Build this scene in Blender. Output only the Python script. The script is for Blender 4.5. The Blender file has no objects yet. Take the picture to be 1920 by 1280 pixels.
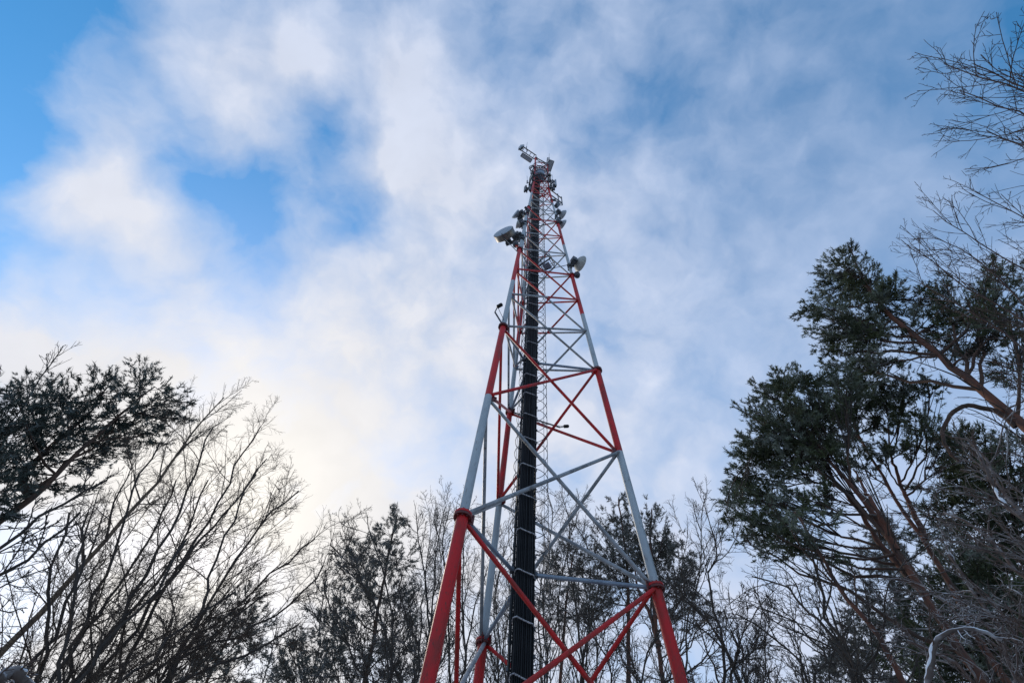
import bpy, math, random
import numpy as np

# ------------------------------------------------------------------ clearing
scn = bpy.context.scene
col = scn.collection
random.seed(7)

# ------------------------------------------------------------------ camera
F_PX = 946.46                       # focal length in pixels of the 1920 px wide photograph
PITCH, ROLL = 1.01836446, 0.09485295
GROUND = -1.6                       # the eye is the origin, 1.6 m above the snow
_rt = np.array([1., 0, 0])
_fw = np.array([0, math.cos(PITCH), math.sin(PITCH)])
_up = np.array([0, -math.sin(PITCH), math.cos(PITCH)])
_R = math.cos(ROLL) * _rt + math.sin(ROLL) * _up
_U = -math.sin(ROLL) * _rt + math.cos(ROLL) * _up
cam_d = bpy.data.cameras.new("camera")
cam = bpy.data.objects.new("camera", cam_d)
col.objects.link(cam)
cam_d.sensor_width = 36.0
cam_d.lens = F_PX / 1920 * 36.0
cam_d.clip_start, cam_d.clip_end = 0.1, 3000.0
from mathutils import Matrix, Vector
cam.matrix_world = Matrix(((_R[0], _U[0], -_fw[0], 0), (_R[1], _U[1], -_fw[1], 0), (_R[2], _U[2], -_fw[2], 0), (0, 0, 0, 1)))
scn.camera = cam


def ray(x, y):
    d = _fw + _R * (x - 960) / F_PX + _U * (640 - y) / F_PX
    return d / np.linalg.norm(d)


def at(x, y, dist):
    """the point a given distance along the ground from the eye, seen at that place of the photograph"""
    d = ray(x, y)
    return d * dist / math.hypot(d[0], d[1])


def at_z(x, y, z):
    d = ray(x, y)
    return d * z / d[2]


# ------------------------------------------------------------------ sky and sun
SUN_EL, SUN_AZ = math.radians(32.5), math.radians(-31.5)      # azimuth from +Y towards +X
world = bpy.data.worlds.new("World")
scn.world = world
world.use_nodes = True
wn = world.node_tree
wn.nodes.clear()


def wnode(t, **k):
    n = wn.nodes.new(t)
    for a, b in k.items():
        setattr(n, a, b)
    return n


def wmath(op, a, b=None, c=None, clamp=False):
    n = wnode("ShaderNodeMath", operation=op, use_clamp=clamp)
    for i, v in enumerate((a, b, c)):
        if v is None:
            continue
        if isinstance(v, (int, float)):
            n.inputs[i].default_value = v
        else:
            wn.links.new(v, n.inputs[i])
    return n.outputs[0]


def wvec(op, a, b=None):
    n = wnode("ShaderNodeVectorMath", operation=op)
    for i, v in enumerate((a, b)):
        if v is None:
            continue
        if isinstance(v, (tuple, list, np.ndarray)):
            n.inputs[i].default_value = tuple(float(q) for q in v)
        else:
            wn.links.new(v, n.inputs[i])
    return n


sky = wnode("ShaderNodeTexSky", sky_type="NISHITA")
sky.sun_disc = False
sky.sun_elevation = SUN_EL
sky.sun_rotation = SUN_AZ
sky.altitude = 100
sky.air_density, sky.dust_density, sky.ozone_density = 1.0, 0.5, 1.6
hsv = wnode("ShaderNodeHueSaturation")
hsv.inputs["Hue"].default_value = 0.490
hsv.inputs["Saturation"].default_value = 1.5
hsv.inputs["Value"].default_value = 1.45
wn.links.new(sky.outputs[0], hsv.inputs["Color"])
bg_sky = wnode("ShaderNodeBackground")
bg_sky.inputs[1].default_value = 0.15
wn.links.new(hsv.outputs[0], bg_sky.inputs[0])

tc = wnode("ShaderNodeTexCoord")
dirv = wvec("NORMALIZE", tc.outputs["Generated"]).outputs[0]
sep = wnode("ShaderNodeSeparateXYZ")
wn.links.new(dirv, sep.inputs[0])


def wnoise(vec, scale, detail, rough, off, dist=0.0):
    n = wnode("ShaderNodeTexNoise")
    n.inputs["Scale"].default_value = scale
    n.inputs["Detail"].default_value = detail
    n.inputs["Roughness"].default_value = rough
    n.inputs["Distortion"].default_value = dist
    wn.links.new(wvec("ADD", vec, off).outputs[0], n.inputs["Vector"])
    return n


warp = wnoise(dirv, 7.0, 5, 0.55, (3.1, 1.7, 9.2))
wsub = wvec("SUBTRACT", warp.outputs["Color"], (0.5, 0.5, 0.5)).outputs[0]
wsc = wvec("SCALE", wsub)
wsc.inputs["Scale"].default_value = 0.10
wdir = wvec("NORMALIZE", wvec("ADD", dirv, wsc.outputs[0]).outputs[0]).outputs[0]


def lobe(x, y, s, a):
    """one bank of cloud (a > 0) or gap in the cloud (a < 0) in a fixed direction of the sky"""
    k = 1.0 / (s / F_PX) ** 2
    d = wvec("DOT_PRODUCT", wdir, ray(x, y)).outputs["Value"]
    e = wmath("EXPONENT", wmath("MULTIPLY_ADD", d, k, -k))
    return wmath("MULTIPLY_ADD", e, a, total if total is not None else 0.55)


LOBES = [      # x, y in the photograph, spread, amount: banks of cloud (> 0) and gaps (< 0)
    (120, 250, 110, -0.06), (560, 350, 80, -0.08), (650, 430, 60, -0.08), (60, 520, 70, -0.10), (1800, 150, 260, 0.08),
    (720, 960, 300, 0.47), (0, 90, 110, -0.39), (1680, 0, 180, -0.3), (475, 380, 50, -0.66), (540, 0, 110, 0.03), (840, 300, 70, 0.33),
    (640, 280, 45, -0.22), (1540, 1260, 180, 0.31), (240, 400, 45, 0.2), (180, 810, 110, 0.39), (0, 440, 45, -0.33), (1080, 90, 110, -0.08),
    (360, 320, 45, -0.32), (680, 400, 45, -0.37), (200, 240, 45, 0.2), (760, 120, 45, 0.45), (400, 120, 45, 0.35), (810, 900, 110, -0.25),
    (440, 280, 45, 0.33), (1920, 180, 70, -0.17), (720, 280, 45, 0.25), (990, 450, 110, 0.12), (1200, 200, 45, -0.26), (0, 680, 45, 0.2),
    (560, 120, 45, 0.51), (240, 1260, 70, 0.23), (360, 480, 45, 0.21), (120, 360, 45, 0.33), (0, 280, 45, -0.31), (480, 520, 45, -0.15),
    (600, 200, 45, -0.16), (120, 0, 45, -0.26), (1710, 540, 110, -0.1), (780, 540, 70, 0.13), (200, 520, 45, -0.12),
    (360, 200, 45, -0.2), (240, 120, 45, 0.14), (1920, 0, 45, -0.15), (240, 800, 45, -0.2), (960, 120, 45, -0.17), (1260, 0, 70, -0.15),
    (1890, 990, 110, 0.12), (840, 0, 45, -0.08),
]
total = None
for lb in LOBES:
    total = lobe(*lb)
n1 = wnoise(wdir, 4.2, 6, 0.50, (1.3, 4.2, 0.7))
n2 = wnoise(wdir, 11.0, 6, 0.50, (8.3, 2.2, 5.7))
n3 = wnoise(wdir, 26.0, 6, 0.55, (2.3, 7.2, 1.7))
fluff = wmath("ADD", wmath("MULTIPLY_ADD", n1.outputs["Fac"], 0.85, -0.425), wmath("MULTIPLY_ADD", n2.outputs["Fac"], 0.85, -0.425))
fluff = wmath("ADD", fluff, wmath("MULTIPLY_ADD", n3.outputs["Fac"], 0.30, -0.15))
# the banks on the sun's side are lumpy, the veil on the other side is smooth
veil = wmath("MULTIPLY_ADD", wvec("DOT_PRODUCT", dirv, (0.96, -0.25, 0.0)).outputs["Value"], -0.85, 0.98, clamp=True)
fluff = wmath("MULTIPLY", fluff, wmath("MAXIMUM", veil, 0.20))
dens = wmath("ADD", wmath("MULTIPLY_ADD", total, 1.22, -0.15), wmath("MULTIPLY", fluff, 1.12))
# towards the horizon the layer closes up
low = wmath("SUBTRACT", 1.0, wmath("MULTIPLY", sep.outputs[2], 1.7), clamp=True)
dens = wmath("ADD", dens, wmath("MULTIPLY", low, 0.1))
mr = wnode("ShaderNodeMapRange")
wn.links.new(dens, mr.inputs["Value"])
mr.inputs["From Min"].default_value = 0.0
mr.inputs["From Max"].default_value = 1.0
mr.inputs["To Min"].default_value = 0.09      # even the gaps hold a thin veil
cover = mr.outputs[0]

sun_dir = np.array([math.sin(SUN_AZ) * math.cos(SUN_EL), math.cos(SUN_AZ) * math.cos(SUN_EL), math.sin(SUN_EL)])
sd = wvec("DOT_PRODUCT", dirv, sun_dir).outputs["Value"]
g1 = wmath("EXPONENT", wmath("MULTIPLY_ADD", sd, 50.0, -50.0))     # light scattered forward through the cloud
g2 = wmath("EXPONENT", wmath("MULTIPLY_ADD", sd, 4.0, -4.0))
shade = wmath("MULTIPLY_ADD", n2.outputs["Fac"], 0.22, 0.88)


def mixc(fac, a, b):
    n = wnode("ShaderNodeMix", data_type="RGBA")
    wn.links.new(fac, n.inputs[0])
    for i, v in ((6, a), (7, b)):
        if isinstance(v, tuple):
            n.inputs[i].default_value = v + (1,)
        else:
            wn.links.new(v, n.inputs[i])
    return n.outputs[2]


c0 = mixc(wmath("MULTIPLY", g2, 1.0, clamp=True), (0.58, 0.68, 0.90), (0.88, 0.86, 0.86))
c1 = mixc(wmath("MULTIPLY", g1, 1.0, clamp=True), c0, (1.12, 1.07, 0.99))
bg_cl = wnode("ShaderNodeBackground")
wn.links.new(c1, bg_cl.inputs[0])
wn.links.new(shade, bg_cl.inputs[1])
mixs = wnode("ShaderNodeMixShader")
wn.links.new(cover, mixs.inputs[0])
wn.links.new(bg_sky.outputs[0], mixs.inputs[1])
wn.links.new(bg_cl.outputs[0], mixs.inputs[2])
wout = wnode("ShaderNodeOutputWorld")
wn.links.new(mixs.outputs[0], wout.inputs[0])

sun_l = bpy.data.lights.new("sun", "SUN")
sun_l.energy = 1.5
sun_l.angle = math.radians(11)
sun_l.color = (1.0, 0.90, 0.76)
sun_o = bpy.data.objects.new("sun", sun_l)
sun_o.rotation_euler = Vector(sun_dir).to_track_quat("Z", "Y").to_euler()
col.objects.link(sun_o)

scn.view_settings.view_transform = "Standard"
scn.view_settings.look = "None"
scn.view_settings.exposure = 0.0
scn.view_settings.gamma = 1.0
scn.view_settings.use_curve_mapping = False


# ------------------------------------------------------------------ materials
def mat(name, base, rough=0.5, metal=0.0, second=None, scale=6.0, lo=0.4, hi=0.65, snow=0.0, stretch=None, bump=0.0,
        third=None, scale3=2.0, lo3=0.5, hi3=0.7, detail=5, spec=None, snowmin=0.55):
    m = bpy.data.materials.new(name)
    m.use_nodes = True
    t = m.node_tree
    b = t.nodes["Principled BSDF"]
    b.inputs["Roughness"].default_value = rough
    b.inputs["Metallic"].default_value = metal
    if spec is not None:
        b.inputs["Specular IOR Level"].default_value = spec
    N, L = t.nodes.new, t.links.new
    geo = N("ShaderNodeNewGeometry")
    pos = geo.outputs["Position"]
    if stretch:
        mp = N("ShaderNodeMapping")
        mp.inputs["Scale"].default_value = stretch
        L(pos, mp.inputs[0])
        pos = mp.outputs[0]

    def noise_fac(sc, lo_, hi_):
        n = N("ShaderNodeTexNoise")
        n.inputs["Scale"].default_value = sc
        n.inputs["Detail"].default_value = detail
        n.inputs["Roughness"].default_value = 0.6
        L(pos, n.inputs["Vector"])
        r = N("ShaderNodeMapRange")
        r.inputs["From Min"].default_value = lo_
        r.inputs["From Max"].default_value = hi_
        L(n.outputs["Fac"], r.inputs["Value"])
        return r.outputs[0], n.outputs["Fac"]

    def mx(f, a, c):
        n = N("ShaderNodeMix")
        n.data_type = "RGBA"
        L(f, n.inputs[0])
        if isinstance(a, tuple):
            n.inputs[6].default_value = a + (1,)
        else:
            L(a, n.inputs[6])
        n.inputs[7].default_value = c + (1,)
        return n.outputs[2]
    cur = base
    raw = None
    if second:
        f, raw = noise_fac(scale, lo, hi)
        cur = mx(f, cur, second)
    if third:
        f, _ = noise_fac(scale3, lo3, hi3)
        cur = mx(f, cur, third)
    if snow > 0:
        s = N("ShaderNodeSeparateXYZ")
        L(geo.outputs["Normal"], s.inputs[0])
        f, _ = noise_fac(3.0, 0.42, 0.62)
        r = N("ShaderNodeMapRange")
        r.inputs["From Min"].default_value = snowmin
        r.inputs["From Max"].default_value = snowmin + 0.25
        r.inputs["To Max"].default_value = snow
        L(s.outputs[2], r.inputs["Value"])
        mu = N("ShaderNodeMath")
        mu.operation = "MULTIPLY"
        L(r.outputs[0], mu.inputs[0])
        L(f, mu.inputs[1])
        cur = mx(mu.outputs[0], cur, (0.78, 0.80, 0.84))
    if isinstance(cur, tuple):
        b.inputs["Base Color"].default_value = cur + (1,)
    else:
        L(cur, b.inputs["Base Color"])
    if bump and raw is not None:
        bm_ = N("ShaderNodeBump")
        bm_.inputs["Strength"].default_value = bump
        bm_.inputs["Distance"].default_value = 0.02
        L(raw, bm_.inputs["Height"])
        L(bm_.outputs[0], b.inputs["Normal"])
    return m


M = {}
M["red"] = mat("red_paint", (0.50, 0.012, 0.014), 0.5, spec=.3, second=(0.27, 0.024, 0.018), scale=4, lo=.45, hi=.62, third=(0.13, 0.030, 0.022), scale3=34, lo3=0.58, hi3=0.70, stretch=(1, 1, .35))
M["white"] = mat("white_paint", (0.37, 0.41, 0.435), 0.5, second=(0.29, 0.325, 0.35), scale=4, third=(0.13, 0.10, 0.08), scale3=26, lo3=0.59, hi3=0.72, stretch=(1, 1, .22))
M["dark_red"] = mat("dark_red_paint", (0.13, 0.014, 0.012), 0.5, second=(0.06, 0.014, 0.013), scale=7)
M["white_brace"] = mat("dirty_white_paint", (0.29, 0.305, 0.325), 0.5, second=(0.17, 0.18, 0.195), scale=3, lo=.45, hi=.6, third=(0.09, 0.085, 0.08), scale3=9, lo3=0.56, hi3=0.68)
M["steel"] = mat("galvanised_steel", (0.24, 0.30, 0.37), 0.5, 0.3, second=(0.16, 0.20, 0.26), scale=7)
M["dark_steel"] = mat("dark_steel", (0.045, 0.052, 0.065), 0.5, 0.2, second=(0.08, 0.09, 0.10), scale=9)
M["cable"] = mat("black_cable", (0.006, 0.0065, 0.008), 0.45, second=(0.011, 0.0115, 0.013), scale=5, spec=.22)
M["frosted_bar"] = mat("frosted_bar", (0.10, 0.10, 0.11), 0.7, second=(0.46, 0.46, 0.48), scale=45, lo=0.42, hi=0.55)
M["radome"] = mat("radome_grey", (0.27, 0.32, 0.37), 0.45, second=(0.22, 0.27, 0.32), scale=3)
M["drum"] = mat("drum_metal", (0.20, 0.18, 0.16), 0.42, 0.5, second=(0.11, 0.10, 0.09), scale=8, third=(0.30, 0.22, 0.16), scale3=5)
M["pale"] = mat("pale_plastic", (0.40, 0.41, 0.39), 0.45, second=(0.30, 0.31, 0.30), scale=6)
M["panel"] = mat("panel_grey", (0.30, 0.33, 0.37), 0.45, second=(0.24, 0.27, 0.31), scale=6)
M["lamp"] = mat("dark_lamp_glass", (0.02, 0.012, 0.014), 0.15)
M["snow"] = mat("snow", (0.62, 0.65, 0.70), 0.8, second=(0.50, 0.53, 0.58), scale=1.2, bump=0.5, third=(0.10, 0.085, 0.065), scale3=0.9, lo3=0.42, hi3=0.58)  # brown debris patches added to the unseen floor to weaken its bounce light
M["branch_snow"] = mat("branch_snow", (0.74, 0.76, 0.80), 0.85, second=(0.66, 0.68, 0.73), scale=20, bump=0.3)
M["concrete"] = mat("concrete", (0.30, 0.29, 0.28), 0.9, second=(0.24, 0.23, 0.22), scale=5)
M["bark"] = mat("grey_brown_bark", (0.060, 0.046, 0.036), 0.9, second=(0.036, 0.029, 0.024), scale=14, snow=0.75, stretch=(1, 1, .4), bump=0.6)
M["bark_tan"] = mat("tan_bark", (0.17, 0.115, 0.070), 0.85, second=(0.10, 0.07, 0.048), scale=9, stretch=(1, 1, .3), bump=0.4)
M["bark_dark"] = mat("dark_bark", (0.034, 0.027, 0.024), 0.9, second=(0.05, 0.038, 0.03), scale=12, snow=0.6)
M["bark_pine"] = mat("orange_pine_bark", (0.125, 0.045, 0.025), 0.85, second=(0.050, 0.026, 0.019), scale=9, lo=0.42, hi=0.62, stretch=(1, 1, .35), bump=0.9, snow=0.3, snowmin=0.65)
M["bark_pine_dark"] = mat("brown_pine_bark", (0.085, 0.046, 0.030), 0.9, second=(0.04, 0.027, 0.021), scale=9, stretch=(1, 1, .35), bump=0.8, snow=0.5)
M["bark_frost"] = mat("frosted_bark", (0.095, 0.062, 0.050), 0.9, second=(0.36, 0.34, 0.34), scale=7, lo=0.50, hi=0.70, snow=0.9, snowmin=0.3)
M["twig_brown"] = mat("brown_twig", (0.072, 0.046, 0.030), 0.85, second=(0.05, 0.034, 0.024), scale=6)
M["bark_rime"] = mat("rimed_bark", (0.10, 0.075, 0.065), 0.9, second=(0.42, 0.41, 0.42), scale=5, lo=0.52, hi=0.74, snow=0.8, snowmin=0.4)
M["twig_red"] = mat("reddish_twig", (0.050, 0.026, 0.022), 0.85, second=(0.032, 0.020, 0.019), scale=6)
M["needle"] = mat("pine_needle", (0.048, 0.060, 0.034), 0.75, second=(0.10, 0.118, 0.056), scale=1.3, lo=0.42, hi=0.62, third=(0.36, 0.40, 0.36), scale3=2.0, lo3=0.49, hi3=0.72, spec=0.2)
M["needle_frost"] = mat("frosted_needle", (0.040, 0.050, 0.040), 0.75, second=(0.10, 0.12, 0.112), scale=2.4, lo=0.42, hi=0.66, third=(0.32, 0.36, 0.36), scale3=4.5, lo3=0.54, hi3=0.76, spec=0.2)
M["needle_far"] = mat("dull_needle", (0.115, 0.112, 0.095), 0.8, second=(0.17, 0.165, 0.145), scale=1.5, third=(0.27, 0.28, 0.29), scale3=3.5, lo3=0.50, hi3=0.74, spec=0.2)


# ------------------------------------------------------------------ mesh tools
def quad_tubes(P, Rr, S):
    """P (N,K,3) polylines, Rr (N,K) radii -> vertices and quads of N tubes with S sides"""
    N, K, _ = P.shape
    T = np.empty_like(P)
    T[:, 1:-1] = P[:, 2:] - P[:, :-2]
    T[:, 0] = P[:, 1] - P[:, 0]
    T[:, -1] = P[:, -1] - P[:, -2]
    T /= np.linalg.norm(T, axis=2, keepdims=True) + 1e-12
    main = P[:, -1] - P[:, 0]
    main /= np.linalg.norm(main, axis=1, keepdims=True) + 1e-12
    ref = np.where(np.abs(main[:, 2:3]) > 0.8, np.array([[1., 0, 0]]), np.array([[0, 0, 1.]]))
    A = np.cross(T, ref[:, None, :])
    A /= np.linalg.norm(A, axis=2, keepdims=True) + 1e-12
    B = np.cross(T, A)
    an = np.arange(S) * 2 * np.pi / S
    V = P[:, :, None] + Rr[:, :, None, None] * (A[:, :, None] * np.cos(an)[None, None, :, None] + B[:, :, None] * np.sin(an)[None, None, :, None])
    base = (np.arange(N)[:, None, None] * K + np.arange(K - 1)[None, :, None]) * S
    j = np.arange(S)[None, None, :]
    j2 = (j + 1) % S
    q = np.stack([base + j, base + j2, base + S + j2, base + S + j], -1).reshape(-1, 4)
    return V.reshape(-1, 3), q


class MB:
    def __init__(self):
        self.v, self.f, self.m, self.n = [], [], [], 0

    def add(self, v, faces, mi=0):
        v = np.asarray(v, float)
        self.v.append(v)
        for f in faces:
            self.f.append([int(i) + self.n for i in f])
            self.m.append(mi)
        self.n += len(v)
        return self

    def tube(self, pts, r, S=8, mi=0, cap=True):
        pts = np.asarray(pts, float)
        rr = np.full(len(pts), r, float) if np.isscalar(r) else np.asarray(r, float)
        v, q = quad_tubes(pts[None], rr[None], S)
        fs = q.tolist()
        if cap:
            fs.append(list(range(S))[::-1])
            fs.append(list(range((len(pts) - 1) * S, len(pts) * S)))
        return self.add(v, fs, mi)

    def box(self, c, ax, ay, az, mi=0):
        """centre and three half vectors"""
        c, ax, ay, az = (np.asarray(q, float) for q in (c, ax, ay, az))
        v = [c + i * ax + j * ay + k * az for k in (-1, 1) for j in (-1, 1) for i in (-1, 1)]
        return self.add(v, [(0, 2, 3, 1), (4, 5, 7, 6), (0, 1, 5, 4), (2, 6, 7, 3), (0, 4, 6, 2), (1, 3, 7, 5)], mi)

    def lathe(self, c, axis, prof, S=20, mi=0):
        """prof: (along the axis, radius) pairs"""
        c, axis = np.asarray(c, float), np.asarray(axis, float)
        axis = axis / np.linalg.norm(axis)
        a, b = frame(axis)
        v = []
        for h, r in prof:
            for k in range(S):
                t = 2 * math.pi * k / S
                v.append(c + axis * h + (a * math.cos(t) + b * math.sin(t)) * r)
        fs = []
        for i in range(len(prof) - 1):
            for k in range(S):
                k2 = (k + 1) % S
                fs.append((i * S + k, i * S + k2, (i + 1) * S + k2, (i + 1) * S + k))
        fs.append(tuple(range(S))[::-1])
        fs.append(tuple(range((len(prof) - 1) * S, len(prof) * S)))
        return self.add(v, fs, mi)


def unit(v):
    v = np.asarray(v, float)
    return v / np.linalg.norm(v)


def frame(axis):
    axis = np.asarray(axis, float) / np.linalg.norm(axis)
    ref = np.array([0, 0, 1.]) if abs(axis[2]) < 0.9 else np.array([1., 0, 0])
    a = np.cross(ref, axis)
    a /= np.linalg.norm(a)
    return a, np.cross(axis, a)


def mesh_from(name, v, f, mats, mi=None, smooth=False, sharp=None):
    me = bpy.data.meshes.new(name)
    me.from_pydata([tuple(p) for p in v], [], f)
    for m in mats:
        me.materials.append(m)
    if mi is not None:
        me.polygons.foreach_set("material_index", mi)
    if smooth:
        me.polygons.foreach_set("use_smooth", [True] * len(me.polygons))
        if sharp:
            me.set_sharp_from_angle(angle=math.radians(sharp))
    me.update()
    return me


def link(name, me, parent=None, loc=None):
    o = bpy.data.objects.new(name, me)
    col.objects.link(o)
    if parent is not None:
        o.parent = parent
    if loc is not None:
        o.location = [float(q) for q in loc]
    return o


ORIGIN = {}


def thing(name, label, cat, loc, group=None):
    o = bpy.data.objects.new(name, None)
    col.objects.link(o)
    o.empty_display_size = 0.2
    o.location = [float(q) for q in loc]
    ORIGIN[o.name] = np.asarray(loc, float)
    o["label"], o["category"] = label, cat
    if group:
        o["group"] = group
    return o


def part(name, mb, mats, parent, smooth=True, sharp=35):
    """one mesh object; its vertices are given in world space"""
    base = ORIGIN.get(parent.name, np.zeros(3)) if parent is not None else np.zeros(3)
    v = np.concatenate(mb.v) - base
    mats = mats if isinstance(mats, (list, tuple)) else [mats]
    me = mesh_from(name, v, mb.f, mats, mb.m, smooth, sharp)
    o = link(name, me, parent)
    ORIGIN[o.name] = base
    return o


def fast_mesh(name, v, faces, mats, parent, smooth):
    """big arrays: all faces have the same number of corners"""
    base = ORIGIN.get(parent.name, np.zeros(3)) if parent is not None else np.zeros(3)
    v = (v - base).astype(np.float32)
    k = faces.shape[1]
    me = bpy.data.meshes.new(name)
    me.vertices.add(len(v))
    me.vertices.foreach_set("co", v.ravel())
    me.loops.add(faces.size)
    me.loops.foreach_set("vertex_index", faces.astype(np.int32).ravel())
    me.polygons.add(len(faces))
    me.polygons.foreach_set("loop_start", np.arange(0, faces.size, k, dtype=np.int32))
    me.polygons.foreach_set("use_smooth", np.full(len(faces), smooth))
    me.materials.append(mats)
    me.update(calc_edges=True)
    me.validate()
    o = link(name, me, parent)
    ORIGIN[o.name] = base
    return o


# ------------------------------------------------------------------ ground
def make_ground():
    n = 120
    s = np.sign(np.linspace(-1, 1, n)) * np.abs(np.linspace(-1, 1, n)) ** 2.2 * 900
    X, Y = np.meshgrid(s, s)
    Z = GROUND + 0.10 * np.sin(X * .31 + 1) * np.cos(Y * .27) - 0.10
    v = np.stack([X, Y, Z], -1).reshape(-1, 3)
    i = (np.arange(n - 1)[:, None] * n + np.arange(n - 1)[None]).ravel()
    f = np.stack([i, i + 1, i + n + 1, i + n], -1)
    g = fast_mesh("ground", v, f, M["snow"], None, True)
    g["kind"] = "structure"
    g["label"] = "snowy forest clearing floor"


make_ground()

# ------------------------------------------------------------------ tower
TX, TY, TH = 0.71402, 7.53507, -2.2329293
R1, KT, Z1 = 1.92368, 0.349350, 4.848742
TOP_Z = 35.0


def leg_pt(i, lv):
    z = Z1 + (lv - 1) * 6
    r = max(R1 - KT * (lv - 1), 0.526)
    a = TH + i * 2 * math.pi / 3
    return np.array([TX + r * math.cos(a), TY + r * math.sin(a), z])


LV_TOP = 1 + (TOP_Z - Z1) / 6
AXIS = np.array([TX, TY, 0])
tower = thing("lattice_tower", "tall red and white three-legged steel lattice mast with black cable run", "radio tower", (TX, TY, GROUND))


def leg_radius(lv):
    return 0.088 if lv < 1 else 0.074 if lv < 2 else 0.066 if lv < 3 else 0.058 if lv < 4 else 0.05 if lv < 5 else 0.042


def band(lv):
    """0 = red, 1 = white"""
    if lv < 1 or lv >= 5:
        return 0
    return 1 if (lv - math.floor(lv)) < 0.5 else 0


RW = [M["red"], M["white"]]
half = [k * 0.5 for k in range(0, 11)] + [LV_TOP]
for i in range(3):
    for a, b in zip(half[:-1], half[1:]):
        r = leg_radius((a + b) / 2)
        mb = MB().tube([leg_pt(i, a), leg_pt(i, (a + b) / 2), leg_pt(i, b)], r, 20)
        part("leg", mb, RW[band((a + b) / 2)], tower)
    # footing
    p = leg_pt(i, 0)
    mb = MB().lathe((p[0], p[1], GROUND - 0.4), (0, 0, 1), [(0, .42), (.72, .42), (.78, .38), (.82, .2), (.86, .2)], 20)
    part("footing", mb, M["concrete"], tower)
    for lv, fr, th in ((1, .135, .036), (2, .122, .034), (3, .108, .03), (4, .090, .028), (5, .075, .025)):
        p = leg_pt(i, lv)
        ax = leg_pt(i, lv + .2) - leg_pt(i, lv - .2)
        ax /= np.linalg.norm(ax)
        mb = MB()
        mb.lathe(p, ax, [(-th - .006, fr * .97), (-th, fr), (-.004, fr), (-.003, fr * .97)], 24)
        mb.lathe(p, ax, [(.002, fr * .97), (.004, fr), (th, fr), (th + .006, fr * .97)], 24, 1 if lv == 1 else 0)
        u, w = frame(ax)
        for k in range(10 if lv < 3 else 0):
            t = k * 2 * math.pi / 10
            q = p + (u * math.cos(t) + w * math.sin(t)) * (fr * .80)
            mb.lathe(q, ax, [(-th - .03, .013), (-th - .004, .013)], 6)
            mb.lathe(q, ax, [(th + .004, .013), (th + .03, .013)], 6)
        part("flange", mb, [M["dark_red"], M["red"]], tower)

# diagonals: X in every panel of every face
panels = [0, .5, 1, 1.5, 2, 2 + 1 / 3, 2 + 2 / 3, 3, 3 + 1 / 3, 3 + 2 / 3, 4, 4.25, 4.5, 4.75, 5] + [5 + (LV_TOP - 5) * k / 4 for k in (1, 2, 3, 4)]


def brace(p, q, lp, lq, r, off, colour=None):
    """tube from p to q, painted like the band it runs through"""
    d = (q - p) / np.linalg.norm(q - p)
    p, q = p + off + d * 0.07, q + off - d * 0.07
    lo, hi = min(lp, lq), max(lp, lq)
    mid = math.floor((lo + hi) / 2) + 0.5
    mb = MB()
    if colour is None and lo + .02 < mid < hi - .02 and lo >= 1 and hi <= 5:
        t = (mid - lp) / (lq - lp)
        s = p + (q - p) * t
        mb.tube([p, s], r, 10, band(lp + (mid - lp) * .5))
        mb.tube([s, q], r, 10, band(lq + (mid - lq) * .5))
    else:
        c = band((lo + hi) / 2) if colour is None else colour
        mb.tube([p, (p + q) / 2, q], r, 10, c)
    # flattened, bolted ends
    for e, s in ((p, 1), (q, -1)):
        u, w = frame(d)
        n = off / (np.linalg.norm(off) + 1e-9)
        w2 = np.cross(d, n)
        mb.box(e - d * s * 0.02, d * 0.07, n * 0.007, w2 * r * 1.35, 0 if lo < 1 or lo >= 5 else band((lo + hi) / 2) if colour is None else colour)
    part("brace", mb, [M["red"], M["white_brace"]], tower)


for a, b in zip(panels[:-1], panels[1:]):
    r = 0.034 if a < 2 else 0.030 if a < 3 else 0.026 if a < 4 else 0.022 if a < 5 else 0.016
    for i in range(3):
        j = (i + 1) % 3
        n = (leg_pt(i, a) + leg_pt(j, a)) / 2 - (AXIS + [0, 0, leg_pt(i, a)[2]])
        n /= np.linalg.norm(n)
        brace(leg_pt(i, a), leg_pt(j, b), a, b, r, n * (r + .004))
        grey = 1 if (a == .5 and i == 2) else None
        brace(leg_pt(j, a), leg_pt(i, b), a, b, r, -n * (r + .004), grey if i == 2 and a == .5 else None)

# gusset plates where the diagonals meet the legs
for lv in [p_ for p_ in panels if 0 < p_ <= 4.5]:
    for i in range(3):
        p = leg_pt(i, lv)
        dleg = unit(leg_pt(i, lv + .2) - leg_pt(i, lv - .2))
        for j in ((i + 1) % 3, (i + 2) % 3):
            h = unit(leg_pt(j, lv) - p)
            nrm = unit(np.cross(h, dleg))
            g_ = .75 if lv > 2 else 1.0
            mb = MB().box(p + h * (leg_radius(lv) + .045 * g_), h * .06 * g_, dleg * .085 * g_, nrm * .006)
            for q_ in (-.045, .045):
                mb.lathe(p + h * (leg_radius(lv) + .07 * g_) + dleg * q_ * g_ - nrm * .022, nrm, [(0, .011), (.044, .011)], 6)
            part("gusset", mb, M["dark_red"] if band(lv + .01) == 0 or lv == int(lv) else M["steel"], tower)

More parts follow.
